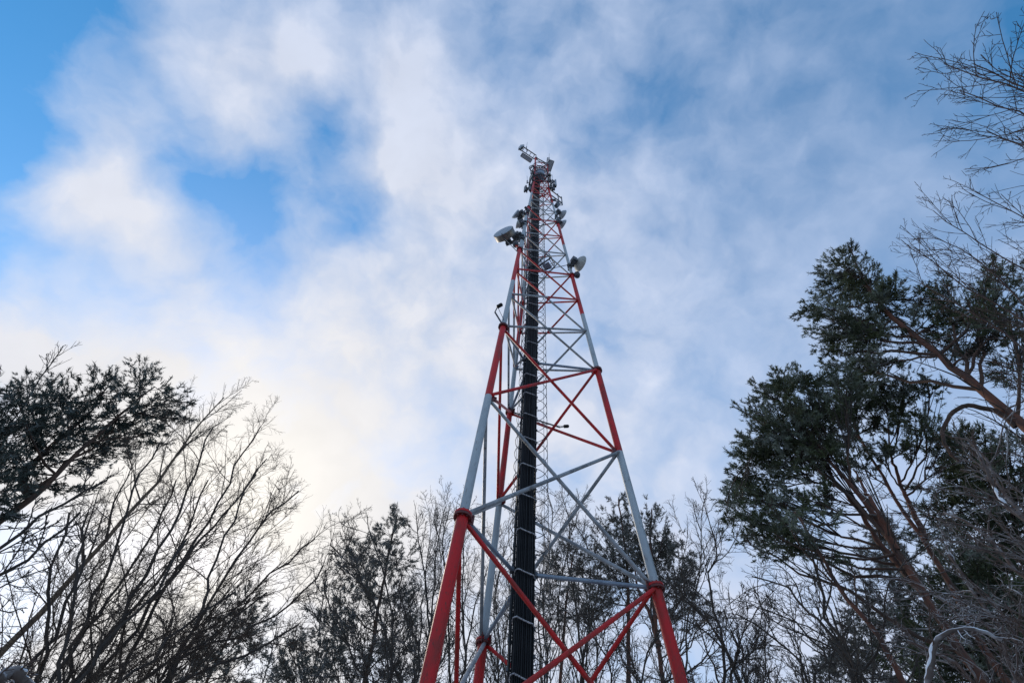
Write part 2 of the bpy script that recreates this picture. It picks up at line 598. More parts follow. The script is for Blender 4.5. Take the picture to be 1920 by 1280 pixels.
# inside stays at every flange level: from each leg to the cable run
for lv in (1, 2, 3, 4, 5):
    ends = [(0.36, 7.56), (0.75, 7.60), (0.46, 7.86)]
    for i in range(3):
        p = leg_pt(i, lv)
        q = np.array([ends[i][0], ends[i][1], p[2] + min(.27 * lv, .8) * (1.0, .9, .6)[i]])
        d = (q - p) / np.linalg.norm(q - p)
        mb = MB().tube([p + d * .08, (p + q) / 2, q], 0.034 if lv < 3 else .026, 10)
        part("stay", mb, M["steel"], tower)
    mb = MB()
    z = leg_pt(0, lv)[2]
    tri = [np.array([e[0], e[1], z + min(.27 * lv, .8) * g_]) for e, g_ in zip(ends, (1.0, .9, .6))]
    for i in range(3):
        mb.tube([tri[i], tri[(i + 1) % 3]], .022, 8)
        mb.lathe(tri[i] + [0, 0, -.04], (0, 0, 1), [(0, .05), (.08, .05)], 10)
    part("stay_frame", mb, M["dark_steel"], tower)

# cable run: ladder of two rails with rungs, cables on the face, frosted clamps
CB_Y, CB_X0, CB_X1 = 7.50, 0.436, 0.676
ladder = part("cable_ladder", MB().box((.388, 7.60, 16.2), (.018, 0, 0), (0, .035, 0), (0, 0, 17.7)).box((.722, 7.60, 16.2), (.014, 0, 0), (0, .03, 0), (0, 0, 17.7)), M["cable"], tower)
mbs = MB()
for k in range(88):
    z = -1.2 + k * .40
    mbs.tube([(.37, 7.60, z), (.74, 7.60, z)], .012, 6)
    mbs.box((.362, 7.565, z), (.016, 0, 0), (0, .02, 0), (0, 0, .03))
    mbs.box((.742, 7.565, z + .2), (.012, 0, 0), (0, .02, 0), (0, 0, .022))
part("rung", mbs, M["dark_steel"], ladder)["kind"] = "stuff"
rng = np.random.default_rng(3)
for k in range(9):
    x = CB_X0 + (CB_X1 - CB_X0) * k / 8
    top = 33.6 - 0.9 * ((k * 5) % 4)
    zs = np.linspace(GROUND + .1, top, 60)
    pts = np.stack([x + rng.normal(0, .0022, 60), CB_Y + .012 * (k % 2) + rng.normal(0, .003, 60), zs], -1)
    part("cable", MB().tube(pts, (.0128, .0150, .0100)[k % 3], 8), M["cable"], tower)
for k in range(10):
    x = CB_X0 - .012 + (CB_X1 - CB_X0 + .024) * k / 9
    zs = np.linspace(GROUND + .1, 31.5, 30)
    pts = np.stack([x + rng.normal(0, .002, 30), CB_Y + .055 + rng.normal(0, .003, 30), zs], -1)
    part("cable", MB().tube(pts, .018, 7), M["cable"], tower)
for x, y, top in ((.378, 7.545, 30), (.372, 7.66, 27), (.722, 7.55, 29)):
    zs = np.linspace(GROUND + .1, top, 50)
    pts = np.stack([x + rng.normal(0, .003, 50), y + rng.normal(0, .003, 50), zs], -1)
    part("cable", MB().tube(pts, .013, 7), M["cable"], tower)
cl = MB()
w = CB_X0 - .03
e = CB_X1 + .03
pts = [(w - .02, 7.58, -.05), (w, 7.47, .03), (w + .05, 7.455, .045), (w + .16, 7.455, .0), (e - .06, 7.455, -.03), (e, 7.47, -.035), (e + .03, 7.58, -.06)]
cl.tube(pts, [.008, .010, .013, .011, .013, .010, .008], 6)
clamp_me = mesh_from("clamp", np.concatenate(cl.v), cl.f, [M["frosted_bar"]], None, True)
for k in range(41):
    o = link("clamp", clamp_me, tower, (-TX, -TY, 1.09 + k * .79 - GROUND))
    ORIGIN[o.name] = np.zeros(3)

# climbing cage behind the cable run
CX, CY, CR = 0.655, 7.94, 0.365
cage = part("safety_cage", MB().tube([(CX + CR, CY, -.6), (CX + CR, CY, 12), (CX + CR - .02, CY, 28.6)], .006, 5), M["dark_steel"], tower)
hp = []
for k in range(26):
    t = -math.pi * .5 + (math.pi * 2) * k / 25
    hp.append((CR * math.cos(t), CR * math.sin(t), 0.0))
hm = MB().tube(hp, .0075, 5, cap=False)
hoop_me = mesh_from("hoop", np.concatenate(hm.v), hm.f, [M["dark_steel"]], None, True)
for k in range(76):
    link("hoop", hoop_me, cage, (CX - TX, CY - TY, 0.6 + k * .381 - GROUND))
for ang in (0.55, 1.57, 2.6, 3.9):
    x, y = CX + CR * math.cos(ang), CY + CR * math.sin(ang)
    part("strap", MB().tube([(x, y, .6), (x, y, 28.6)], .005, 5), M["dark_steel"], cage)

# folding rest platform in the cage just above the third flange
pc = at_z(1026, 499, 17.3)
rp = MB()
ux, uy = np.array([.80, -.60, 0]), np.array([.60, .80, 0])
rp.box(pc, ux * .13, uy * .13, (0, 0, .008))
o = part("rest_platform", rp, M["steel"], tower, smooth=False)
rp = MB()
for z in (0, .35, .55):
    cs = [pc + ux * a * .2 + uy * b * .2 + [0, 0, z] for a, b in ((1, 1), (1, -1), (-1, -1), (-1, 1))]
    for k in range(4):
        rp.tube([cs[k], cs[(k + 1) % 4]], .014, 6)
for a, b in ((1, 1), (1, -1), (-1, -1), (-1, 1)):
    rp.tube([pc + ux * a * .2 + uy * b * .2, pc + ux * a * .2 + uy * b * .2 + [0, 0, .55]], .012, 6)
rp.tube([pc + ux * .3 - uy * .25 + [0, 0, -.1], pc - ux * .6 - uy * .2 + [0, 0, -.25]], .03, 8)
part("rest_platform_rail", rp, M["dark_steel"], o)

# platforms at the head of the mast
def ring(z, rad, tube_r, name, grate=True, cx=TX, cy=TY):
    mb = MB()
    pts = [(cx + rad * math.cos(t), cy + rad * math.sin(t), z) for t in np.linspace(0, 2 * math.pi, 33)]
    mb.tube(pts, tube_r, 8, cap=False)
    if grate:
        for k in np.linspace(-rad * .9, rad * .9, 13):
            h = math.sqrt(max(rad ** 2 - k ** 2, 0))
            mb.box((cx + k, cy, z), (.012, 0, 0), (0, h, 0), (0, 0, .02))
            mb.box((cx, cy + k, z + .01), (h, 0, 0), (0, .01, 0), (0, 0, .012))
    return part(name, mb, M["dark_steel"], tower)


ring(29.6, .64, .035, "work_platform", True, TX + .05)
ring(30.6, .64, .022, "platform_rail", False, TX + .05)
ring(32.3, .50, .03, "upper_platform")
ring(33.0, .58, .018, "platform_rail", False)
for k in range(6):
    t = k * math.pi / 3
    x, y = TX + .05 + .64 * math.cos(t), TY + .64 * math.sin(t)
    part("rail_post", MB().tube([(x, y, 29.6), (x, y, 30.6)], .018, 6), M["dark_steel"], tower)
# head frame tying the three legs together at the very top
mb = MB()
for i in range(3):
    mb.tube([leg_pt(i, LV_TOP), leg_pt((i + 1) % 3, LV_TOP)], .035, 8)
    mb.tube([leg_pt(i, LV_TOP) - [0, 0, .5], leg_pt((i + 1) % 3, LV_TOP) - [0, 0, .5]], .02, 8)
part("head_frame", mb, M["dark_steel"], tower)

# loops of spare cable hanging at the left under the head
for k in range(3):
    c_ = at_z(997 + k * 1.5, 315, 32.5)
    part("cable_loop", MB().tube([c_ + np.array([.28 * math.cos(a_) + .12, .05 * k, .75 * math.sin(a_)]) for a_ in np.linspace(1.2, 5.2, 16)], .022, 6), M["cable"], tower)
# dark splice drum inside the head
part("splice_drum", MB().lathe((TX + .02, TY - .1, 31.2), (0, 0, 1), [(0, .26), (.03, .30), (.8, .30), (.83, .26)], 20), M["steel"], tower)

# galvanised pole inside the mast that carries the left-hand dishes
pole_p = leg_pt(0, 3.05) + np.array([.05, .05, 0])
pole_q = leg_pt(0, 3.72) + np.array([-.02, -.02, 0])
part("mounting_pole", MB().tube([pole_p, pole_q], .07, 12), M["white"], tower)
for x, y in ((.28, 7.75), (.18, 7.45)):
    part("feeder_cable", MB().tube([(x, y, 11), (x + .02, y, 17), (x + .12, y, 24), (x + .2, y, 28)], .014, 6), M["dark_steel"], tower)


# ------------------------------------------------------------------ antennas and lamps on the tower
def arm(parent, p, q, r=.025, name="arm", m="dark_steel"):
    return part(name, MB().tube([p, (np.asarray(p) + np.asarray(q)) / 2, q], r, 8), M[m], parent)


def clamp_on(parent, p, d, r=.10):
    d = unit(d)
    mb = MB().lathe(np.asarray(p) - d * .05, d, [(0, r), (.1, r)], 12)
    a, b = frame(d)
    mb.box(np.asarray(p) + a * r, a * .04, d * .03, b * .06)
    mb.box(np.asarray(p) - a * r, a * .04, d * .03, b * .06)
    return part("clamp", mb, M["dark_steel"], parent)


# the big drum-shaped microwave dish
lp = leg_pt(0, 3.22)
dc = at_z(945, 437, lp[2] + .2)
ax = unit((-.50, -.86, 0.02))
t = thing("microwave_dish", "large grey drum-shaped microwave dish on the left leg, biggest dish on the mast", "dish antenna", lp)
part("drum", MB().lathe(dc - ax * .17, ax, [(-.03, .20), (-.02, .36), (0, .395), (.03, .40), (.20, .40), (.205, .41), (.235, .41), (.24, .40)], 40), M["drum"], t)
part("radome", MB().lathe(dc + ax * .072, ax, [(0, .39), (.01, .39), (.022, .33), (.03, .2), (.033, .05)], 40), M["radome"], t)
part("seam", MB().box(dc - ax * .02 + np.cross(ax, (0, 0, 1)) * .0 + np.array([0, 0, -.4]), ax * .16, np.cross(ax, (0, 0, 1)) * .012, (0, 0, .012)), M["dark_steel"], t)
hub = dc - ax * .22
part("back_mount", MB().lathe(hub - ax * .12, ax, [(0, .09), (.05, .13), (.10, .13), (.14, .18)], 16).box(hub - ax * .18, ax * .06, (0, 0, .16), np.cross(ax, (0, 0, 1)) * .10), M["dark_steel"], t)
arm(t, hub - ax * .2, lp, .045)
arm(t, hub - ax * .2 + [0, 0, -.2], lp + [0, 0, -.25], .03)
arm(t, dc - ax * .05 + [0, 0, -.40], leg_pt(0, 2.93), .014, "strut")
clamp_on(t, lp, leg_pt(0, 4) - leg_pt(0, 3), .11)
clamp_on(t, lp + [0, 0, -.25], leg_pt(0, 4) - leg_pt(0, 3), .11)


def small_dish(px, z, ax, rad, leg_lv, leg_i, label, face="pale", deep=.5, box=True, group="small dishes on the mast"):
    c = at_z(px[0], px[1], z)
    ax = unit(ax)
    lp = leg_pt(leg_i, leg_lv)
    t = thing("microwave_dish", label, "dish antenna", lp, group)
    part("reflector", MB().lathe(c, ax, [(-rad * deep, rad * .18), (-rad * deep * .8, rad * .45), (-rad * deep * .45, rad * .78), (-.0, rad), (.03, rad), (.04, rad * .9), (.05, rad * .4)], 26), M[face], t)
    if box:
        s = np.cross(ax, (0, 0, 1))
        rb = c - ax * (rad * deep + .10)
        part("radio_unit", MB().box(rb, ax * .09, s * .11, (0, 0, .13)).box(rb - [0, 0, .16], ax * .05, s * .05, (0, 0, .05)), M["dark_steel"], t, smooth=False)
    back = c - ax * (rad * deep + .15)
    arm(t, back, lp, .028)
    arm(t, back + [0, 0, -.1], lp + [0, 0, -.18], .02, "strut")
    clamp_on(t, lp, (0, 0, 1), leg_radius(leg_lv) + .03)
    return t


small_dish((966.5, 401.5), 22.7, (-.75, -.5, .05), .24, 3.84, 0, "tilted grey drum dish above the big drum-shaped dish, left mast leg", "radome", .75)
small_dish((970, 421), 20.8, (-.9, -.1, .05), .17, 3.55, 0, "small pale cone dish just above the big drum-shaped dish", "pale", 1.1)
small_dish((985, 402.5), 22.6, (-.2, -.95, .05), .17, 3.80, 0, "small pale round dish close against the left leg under its fourth flange", "pale", .8, False)
small_dish((1088, 494.5), 17.6, (.80, .40, .16), .32, 3.12, 1, "white cone-backed dish on the right leg above the third flange", "pale", .62)
small_dish((1055, 403), 24.5, (.86, .5, .1), .27, 4.13, 1, "grey dish seen edge-on above the right leg's fourth flange, upper of two", "panel", .7)
small_dish((1055.5, 421), 23.0, (.86, .45, .0), .25, 3.96, 1, "grey dish hanging beside the right leg's fourth flange, lower of two", "panel", .7)
# extra dark radio units by the left-hand dishes
for (x, y, z, lb) in ((968, 443, 19.0, "dark radio unit bolted behind the big drum-shaped dish"), (977, 419, 20.9, "dark radio unit between the left leg and the pale cone dish"),
                      (977, 401, 22.8, "dark radio unit between the tilted drum dish and the left leg")):
    c = at_z(x, y, z)
    t = thing("radio_unit", lb, "radio unit", c, "radio units by the dishes")
    a, b = unit((-.6, -.8, 0)), unit((.8, -.6, 0))
    part("case", MB().box(c, a * .11, b * .14, (0, 0, .17)), M["dark_steel"], t, smooth=False)
    f = MB()
    for k in range(5):
        f.box(c + a * .12 + b * (-.1 + .05 * k), a * .025, b * .008, (0, 0, .14))
    part("cooling_fin", f, M["dark_steel"], t, smooth=False)
    lvl = 1 + (z - Z1) / 6
    arm(t, c, leg_pt(0, lvl), .025)
    part("jumper_cable", MB().tube([c + [0, 0, -.17], c + [.02, -.1, -.35], c + [.15, .0, -.42], leg_pt(0, lvl - .06)], .010, 6), M["cable"], t)


def beacon(px, z, leg_i, lv, label):
    c = at_z(px[0], px[1], z)
    lp = leg_pt(leg_i, lv)
    t = thing("warning_light", label, "warning light", lp, "obstruction lights on the mast")
    part("arm", MB().tube([lp, (lp + c) / 2 + [0, 0, -.05], c + [0, 0, -.1]], .035, 8), M["red"], t)
    part("base", MB().lathe(c + [0, 0, -.14], (0, 0, 1), [(0, .06), (.03, .10), (.06, .10)], 14), M["dark_steel"], t)
    part("globe", MB().lathe(c + [0, 0, -.07], (0, 0, 1), [(0, .095), (.05, .115), (.12, .11), (.17, .08), (.20, .03)], 16), M["lamp"], t)


beacon((967, 458), 17.3, 0, 3.02, "dark globe warning light on the left leg's third flange, below the big dish")
beacon((1082, 515), 16.7, 1, 3.02, "dark globe warning light beside the right leg's third flange")
beacon((1005, 297), 35.3, 0, LV_TOP, "dark globe warning light at the very top of the mast")


def arm_lamp(leg_i, lv, knee, tip, ztip, label):
    lp = leg_pt(leg_i, lv) + [0, 0, .06]
    k = at_z(knee[0], knee[1], ztip - .12)
    c = at_z(tip[0], tip[1], ztip)
    t = thing("tower_camera", label, "camera", lp)
    part("arm", MB().tube([lp, (lp + k) / 2, k], .022, 8).tube([k, c], .014, 8), M["dark_steel"], t)
    d = unit(c - k + np.array([.15, 0, 0]))
    part("housing", MB().lathe(c - d * .02, d, [(0, .03), (.02, .05), (.14, .05), (.16, .035)], 12), M["cable"], t)
    part("cord", MB().tube([c, (c + lp) / 2 + [.10, 0, -.18], lp + (k - lp) * .45, lp], .007, 5), M["cable"], t)


arm_lamp(0, 2, (928, 585), (933, 575), 11.35, "small dark device on a bent arm above the left leg's second flange")
arm_lamp(2, 2, (1050, 801), (1058, 799), 10.9, "small dark device at the end of a long arm from the rear leg")


def whip(px0, px1, z, label, foot):
    p = at_z(px0[0], px0[1], z)
    q = p + [0, 0, 1.0]
    d = at_z(px1[0], px1[1], z + .9)
    t = thing("whip_antenna", label, "antenna", p, "whip antennas near the mast head")
    part("base", MB().lathe(p, (0, 0, 1), [(-.35, .03), (.25, .035), (.27, .02)], 8), M["dark_steel"], t)
    part("rod", MB().tube([p + [0, 0, .25], d], .012, 6), M["panel"], t)
    arm(t, p + [0, 0, -.3], foot, .022)


def panel_ant(px, z, ax, wd, ht, label, foot, m="panel", tilt=None, group="panel antennas near the mast head"):
    c = at_z(px[0], px[1], z)
    ax = unit(ax)
    s = unit(np.cross(ax, (0, 0, 1)))
    upv = np.cross(s, ax) if tilt is None else unit(tilt)
    t = thing("panel_antenna", label, "panel antenna", c, group)
    mb = MB().box(c, ax * .05, s * wd, upv * ht)
    o_ = part("case", mb, M[m], t, smooth=False)
    md = o_.modifiers.new("round", "BEVEL")
    md.width, md.segments = .03, 2
    part("bracket", MB().tube([c - ax * .12 - upv * ht * 1.05, c - ax * .12 + upv * ht * 1.05], .028, 8).box(c - ax * .08 + upv * ht * .6, ax * .05, s * .05, upv * .03).box(c - ax * .08 - upv * ht * .6, ax * .05, s * .05, upv * .03), M["dark_steel"], t)
    arm(t, c - ax * .12 + upv * ht * .3, foot, .03)
    arm(t, c - ax * .12 - upv * ht * .4, np.asarray(foot) - [0, 0, .35], .022, "strut")
    part("connector", MB().box(c - upv * (ht + .06), ax * .03, s * wd * .6, upv * .06), M["cable"], t, smooth=False)
    return t


rgc = np.random.default_rng(9)
for lv_, i_ in ((3.25, 0), (3.5, 0), (3.75, 0), (3.9, 0), (3.15, 1), (4.0, 1), (4.1, 1), (4.6, 1), (4.95, 0), (5.0, 1), (5.2, 0), (5.25, 1), (5.5, 0), (5.5, 1)):
    p = leg_pt(i_, lv_) + rgc.normal(size=3) * .06
    q = np.array([.56, 7.50, p[2] - rgc.uniform(.3, .9)])
    m_ = (p + q) / 2 + np.array([rgc.normal() * .12, -.12, -rgc.uniform(.2, .6)])
    u_ = np.linspace(0, 1, 12)[:, None]
    part("feeder_cable", MB().tube((1 - u_) ** 2 * p + 2 * u_ * (1 - u_) * m_ + u_ ** 2 * q, .014, 6), M["cable"], tower)
    mb = MB().lathe(leg_pt(i_, lv_) - [0, 0, .05], (0, 0, 1), [(0, .085), (.03, .09), (.1, .09), (.13, .085)], 12)
    d_ = unit(p - AXIS * [1, 1, 0] - [0, 0, p[2]])
    mb.box(leg_pt(i_, lv_) + d_ * .14, d_ * .07, (0, 0, .05), np.cross(d_, (0, 0, 1)) * .05)
    part("bracket", mb, M["dark_steel"], tower)
Ltop, Rtop, Btop = (leg_pt(i, LV_TOP) for i in range(3))
# twin boom reaching out to the left at the top, with its gear
t = thing("antenna_boom", "twin-rail boom jutting left from the top of the mast", "boom", Ltop)
tip = at_z(978, 278, 35.0)
side = unit(np.cross(tip - Ltop, (0, 0, 1))) * .13
for s in (-1, 1):
    part("rail", MB().tube([Ltop + side * s, tip + side * s], .035, 8), M["dark_steel"], t)
mb = MB()
for k in range(4):
    p = Ltop + (tip - Ltop) * (k + .5) / 4
    mb.tube([p - side, p + side], .02, 6)
part("rung", mb, M["dark_steel"], t)
pc2 = at_z(987, 296, 34.5)
bd = unit(tip - Ltop)
bs = unit(np.cross(bd, (0, 0, 1)))
t = thing("grid_antenna", "flat pale framed panel slung under the left boom near the top", "antenna", pc2)
mb = MB().box(pc2, bd * .36, bs * .105, (0, 0, .02))
part("panel", mb, M["panel"], t, smooth=False)
fr_ = MB()
cs = [pc2 + bd * a * .38 + bs * b * .125 for a, b in ((1, 1), (1, -1), (-1, -1), (-1, 1))]
for k in range(4):
    fr_.tube([cs[k], cs[(k + 1) % 4]], .025, 6)
for a in (-.2, .2):
    fr_.tube([pc2 + bd * a, pc2 + bd * a + [0, 0, .75]], .02, 6)
part("frame", fr_, M["dark_steel"], t)
foot = tip
panel_ant((974.5, 277.5), 34.9, (-.7, -.6, 0), .10, .38, "grey panel antenna at the outermost tip of the left boom", tip)
panel_ant((979, 274.5), 35.4, (-.2, -.9, 0), .14, .36, "grey panel antenna standing behind the outermost one on the left boom", tip)
whip((987, 277), (988.8, 267), 35.3, "whip antenna on the left boom beside its panel antennas", Ltop + (tip - Ltop) * .6)
# right-hand head gear
tipR = at_z(1028, 296, 35.6)
t = thing("antenna_boom", "dark lattice arm rising at the right of the mast head", "boom", Rtop)
for s in (-1, 1):
    part("rail", MB().tube([Rtop + [s * .08, 0, -.8], tipR + [s * .05, 0, 0]], .03, 8), M["dark_steel"], t)
mb = MB()
for k in range(6):
    p = Rtop + [0, 0, -.8] + (tipR - Rtop + [0, 0, .8]) * (k + .5) / 6
    mb.tube([p + [-.08, 0, 0], p + [.08, 0, .1]], .018, 6)
part("rung", mb, M["dark_steel"], t)
pc3 = at_z(1031.5, 311, 34.6)
t = thing("grid_antenna", "flat pale framed panel at the right of the mast head", "antenna", pc3)
bd = unit((.25, -.95, .35))
bs = unit(np.cross(bd, (0, .3, 1)))
part("panel", MB().box(pc3, bd * .33, bs * .13, np.cross(bd, bs) * .02), M["panel"], t, smooth=False)
fr_ = MB()
cs = [pc3 + bd * a * .35 + bs * b * .15 for a, b in ((1, 1), (1, -1), (-1, -1), (-1, 1))]
for k in range(4):
    fr_.tube([cs[k], cs[(k + 1) % 4]], .022, 6)
part("frame", fr_, M["dark_steel"], t)
arm(t, pc3 - bd * .3, Rtop + [0, 0, -.4], .025)
whip((1029.5, 297), (1030, 288), 35.8, "stubby whip at the tip of the right-hand lattice arm", Rtop)
# gear on the work platform below
L5, R5, B5 = (leg_pt(i, 5.03) for i in range(3))
panel_ant((985, 354), 28.3, (-.8, -.5, 0), .09, .5, "dark panel antenna left of the mast below the work platform, outer of two", L5, "dark_steel")
panel_ant((994, 353), 28.2, (-.3, -.9, 0), .08, .42, "dark panel antenna left of the mast below the work platform, inner of two", L5, "dark_steel")
whip((988.5, 341), (988.3, 330), 29.6, "whip antenna rising at the left of the work platform", L5)
panel_ant((1041.5, 344), 29.3, (.9, .1, 0), .09, .62, "pale tall panel antenna right of the work platform", R5, "panel")
panel_ant((1038.5, 352), 28.6, (.6, -.6, 0), .06, .4, "dark narrow panel antenna right of the work platform, beneath the pale one", R5, "dark_steel")
whip((1035.8, 339), (1035.6, 328), 29.8, "whip antenna rising at the right of the work platform", R5)
panel_ant((997, 332), 30.2, (-.9, -.3, .0), .16, .14, "small pale box antenna on the platform rail at the left", leg_pt(0, 5.25), "pale")
panel_ant((1031, 328.5), 30.6, (.9, -.1, .0), .14, .14, "small pale box antenna on the platform rail at the right", leg_pt(1, 5.25), "pale")
# folded-out side frame on the right leg under the platform
t = thing("antenna_mount", "dark side frame reaching out right from the leg under the platform", "antenna mount", leg_pt(1, 4.75))
a0, a1 = leg_pt(1, 5.0), leg_pt(1, 4.62)
q0, q1 = at_z(1053, 372, 27.8), at_z(1054, 381, 26.7)
part("rail", MB().tube([a0, q0], .035, 8), M["dark_steel"], t)
part("rail", MB().tube([leg_pt(1, 4.78), q1], .035, 8), M["dark_steel"], t)
part("rail", MB().tube([a1, at_z(1045, 378, 26.8)], .035, 8), M["dark_steel"], t)
for f_ in (.72, 1.0):
    p, q = a0 + (q0 - a0) * f_, leg_pt(1, 4.78) + (q1 - leg_pt(1, 4.78)) * f_
    part("upright", MB().tube([q - (p - q) * .3, p + (p - q) * .3], .03, 8), M["dark_steel"], t)
panel_ant((1045.5, 383.5), 25.9, (.8, -.3, -.3), .13, .22, "dark box antenna hanging from the side frame on the right leg", q1, "dark_steel")


# ------------------------------------------------------------------ trees
def resample(pts, n):
    pts = np.asarray(pts, float)
    d = np.r_[0, np.cumsum(np.linalg.norm(np.diff(pts, axis=0), axis=1))]
    # smooth with Catmull-Rom
    P = np.vstack([2 * pts[0] - pts[1], pts, 2 * pts[-1] - pts[-2]])
    u = np.linspace(0, d[-1], n)
    out = []
    for q in u:
        k = min(max(np.searchsorted(d, q, "right") - 1, 0), len(pts) - 2)
        t_ = (q - d[k]) / max(d[k + 1] - d[k], 1e-9)
        p0, p1, p2, p3 = P[k:k + 4]
        out.append(.5 * ((2 * p1) + (-p0 + p2) * t_ + (2 * p0 - 5 * p1 + 4 * p2 - p3) * t_ ** 2 + (-p0 + 3 * p1 - 3 * p2 + p3) * t_ ** 3))
    return np.array(out)


def to_ground(pts, lean=0.0):
    """carry a stem down to the snow from its lowest visible point"""
    pts = [np.asarray(p, float) for p in pts]
    d = pts[1] - pts[0]
    p = pts[0]
    if p[2] > GROUND + .3:
        h = p[2] - GROUND + .1
        sl = np.clip(np.array([d[0], d[1]]) / max(d[2], .3), -.25, .25) * .5
        g = np.array([p[0] - sl[0] * h, p[1] - sl[1] * h, GROUND - .1])
        pts = [g, (g + p) / 2 + np.array([sl[0], sl[1], 0]) * .3] + pts
    return pts


def grow(rg, P, Rr, n, t0, t1, ang, lens, K, up, wob, rscale=.62, rmin=.004, angsd=.22, flat=None):
    """n children on each of N parent polylines; all of one level at once"""
    N, Kp, _ = P.shape
    tt = (t0 + (t1 - t0) * (np.arange(n)[None] + rg.random((N, n))) / n) * (Kp - 1)
    i0 = np.minimum(tt.astype(int), Kp - 2)
    f = (tt - i0)[..., None]
    rows = np.arange(N)[:, None]
    base = P[rows, i0] * (1 - f) + P[rows, i0 + 1] * f
    r0 = Rr[rows, i0] * (1 - f[..., 0]) + Rr[rows, i0 + 1] * f[..., 0]
    T = P[rows, i0 + 1] - P[rows, i0]
    T /= np.linalg.norm(T, axis=2, keepdims=True) + 1e-9
    rnd = rg.normal(size=T.shape)
    if flat:
        rnd[..., 2] *= flat
    perp = rnd - (rnd * T).sum(2, keepdims=True) * T
    perp /= np.linalg.norm(perp, axis=2, keepdims=True) + 1e-9
    a = ang + rg.normal(size=(N, n)) * angsd
    d = np.cos(a)[..., None] * T + np.sin(a)[..., None] * perp
    plen = np.linalg.norm(np.diff(P, axis=1), axis=2).sum(1)
    L = plen[:, None] * rg.uniform(lens[0], lens[1], (N, n)) * (1.15 - .75 * tt / (Kp - 1))
    M_ = N * n
    base, d, L, r0 = base.reshape(M_, 3), d.reshape(M_, 3), L.reshape(M_), r0.reshape(M_)
    pts = np.empty((M_, K, 3))
    pts[:, 0] = base
    for k in range(1, K):
        d = d + rg.normal(size=d.shape) * wob + np.array([0, 0, up])
        d /= np.linalg.norm(d, axis=1, keepdims=True)
        pts[:, k] = pts[:, k - 1] + d * (L / (K - 1))[:, None]
    rb = np.maximum(np.minimum(r0 * rscale, L * .0125 + .002), rmin)
    s = np.linspace(0, 1, K)
    rr = rb[:, None] * (1 - s) + rmin * .7 * s
    return pts, rr


def emit(name, levels, m, parent, sides):
    vs, fs, n = [], [], 0
    for (P, Rr), S in zip(levels, sides):
        v, q = quad_tubes(P, Rr, S)
        vs.append(v)
        fs.append(q + n)
        n += len(v)
    return fast_mesh(name, np.concatenate(vs), np.concatenate(fs), m, parent, True)


def stem_part(parent, pts, r0, r1, n, m, rg, name="trunk", wob=.012):
    P = resample(pts, n)
    P[2:-1] += rg.normal(size=(n - 3, 3)) * wob * np.array([1, 1, .2])
    s = np.linspace(0, 1, n)
    Rr = r0 + (r1 - r0) * s ** .85
    Rr *= 1 + rg.normal(size=n) * .03
    v, q = quad_tubes(P[None], Rr[None], 12)
    fast_mesh(name, v, q, m, parent, True)
    return P, Rr


def bare_tree(label, stems, seed, r0=.10, r1=.012, m="bark", tw=None, dens=1.0, rmin=.005, up=.06, n1=12, n2=7, n3=5, ang=.62, start=.35,
              lens=(.22, .45), name="bare_tree", cat="bare tree", group="leafless trees round the clearing", snowy=None, wob=.10, ground=True, sway=.015, rs=.62):
    """stems: polylines of (x, y in the photograph, distance along the ground)"""
    rg = np.random.default_rng(seed)
    polys = []
    for s in stems:
        p = [at(*q) for q in s]
        polys.append(to_ground(p) if ground else p)
    t = thing(name, label, cat, (polys[0][0][0], polys[0][0][1], GROUND if ground else polys[0][0][2]), group)
    SP, SR = [], []
    for pts in polys:
        P, Rr = stem_part(t, pts, r0, r1, 26, M[m], rg, wob=sway)
        SP.append(P)
        SR.append(Rr)
    SP, SR = np.array(SP), np.array(SR)
    k1 = max(2, int(round(n1 * dens)))
    b1 = grow(rg, SP, SR, k1, start, .98, ang, lens, 9, up, wob, rmin=rmin * 1.6, rscale=rs)
    b2 = grow(rg, b1[0], b1[1], n2, .18, .98, .70, (.28, .55), 7, up * .8, wob * 1.2, rmin=rmin * 1.15)
    b3 = grow(rg, b2[0], b2[1], n3, .15, 1.0, .72, (.28, .6), 5, up * .6, wob * 1.3, rmin=rmin)
    tipt = grow(rg, SP, SR, 10, .80, 1.0, .45, (.06, .14), 6, up, wob, rmin=rmin)
    tip2 = grow(rg, tipt[0], tipt[1], 5, .2, 1.0, .6, (.3, .6), 5, up, wob, rmin=rmin)
    br = emit("branches", [b1], M[tw or m], t, [6])
    br["kind"] = "stuff"
    tw_o = emit("twigs", [b2, b3, tipt, tip2], M[tw or m], t, [4, 3, 4, 3])
    tw_o["kind"] = "stuff"
    return t


def needles(rg, pos, axis, size, K, width):
    """tufts of K needle blades each, one triangle per blade"""
    N = len(pos)
    p = np.repeat(pos, K, 0)
    a = np.repeat(axis, K, 0)
    s = np.repeat(size, K)
    u = rg.random(N * K)
    d = a * rg.uniform(.3, 1.0, (N * K, 1)) + rg.normal(size=(N * K, 3)) * .50
    d /= np.linalg.norm(d, axis=1, keepdims=True)
    b = p + a * (u * s * .85)[:, None]
    L = s * rg.uniform(.40, .62, N * K)
    w = np.cross(d, rg.normal(size=(N * K, 3)))
    w /= np.linalg.norm(w, axis=1, keepdims=True)
    w *= (width * rg.uniform(.7, 1.3, N * K))[:, None]
    v = np.stack([b - w, b + w, b + d * L[:, None]], 1).reshape(-1, 3)
    return v, np.arange(N * K * 3).reshape(-1, 3)


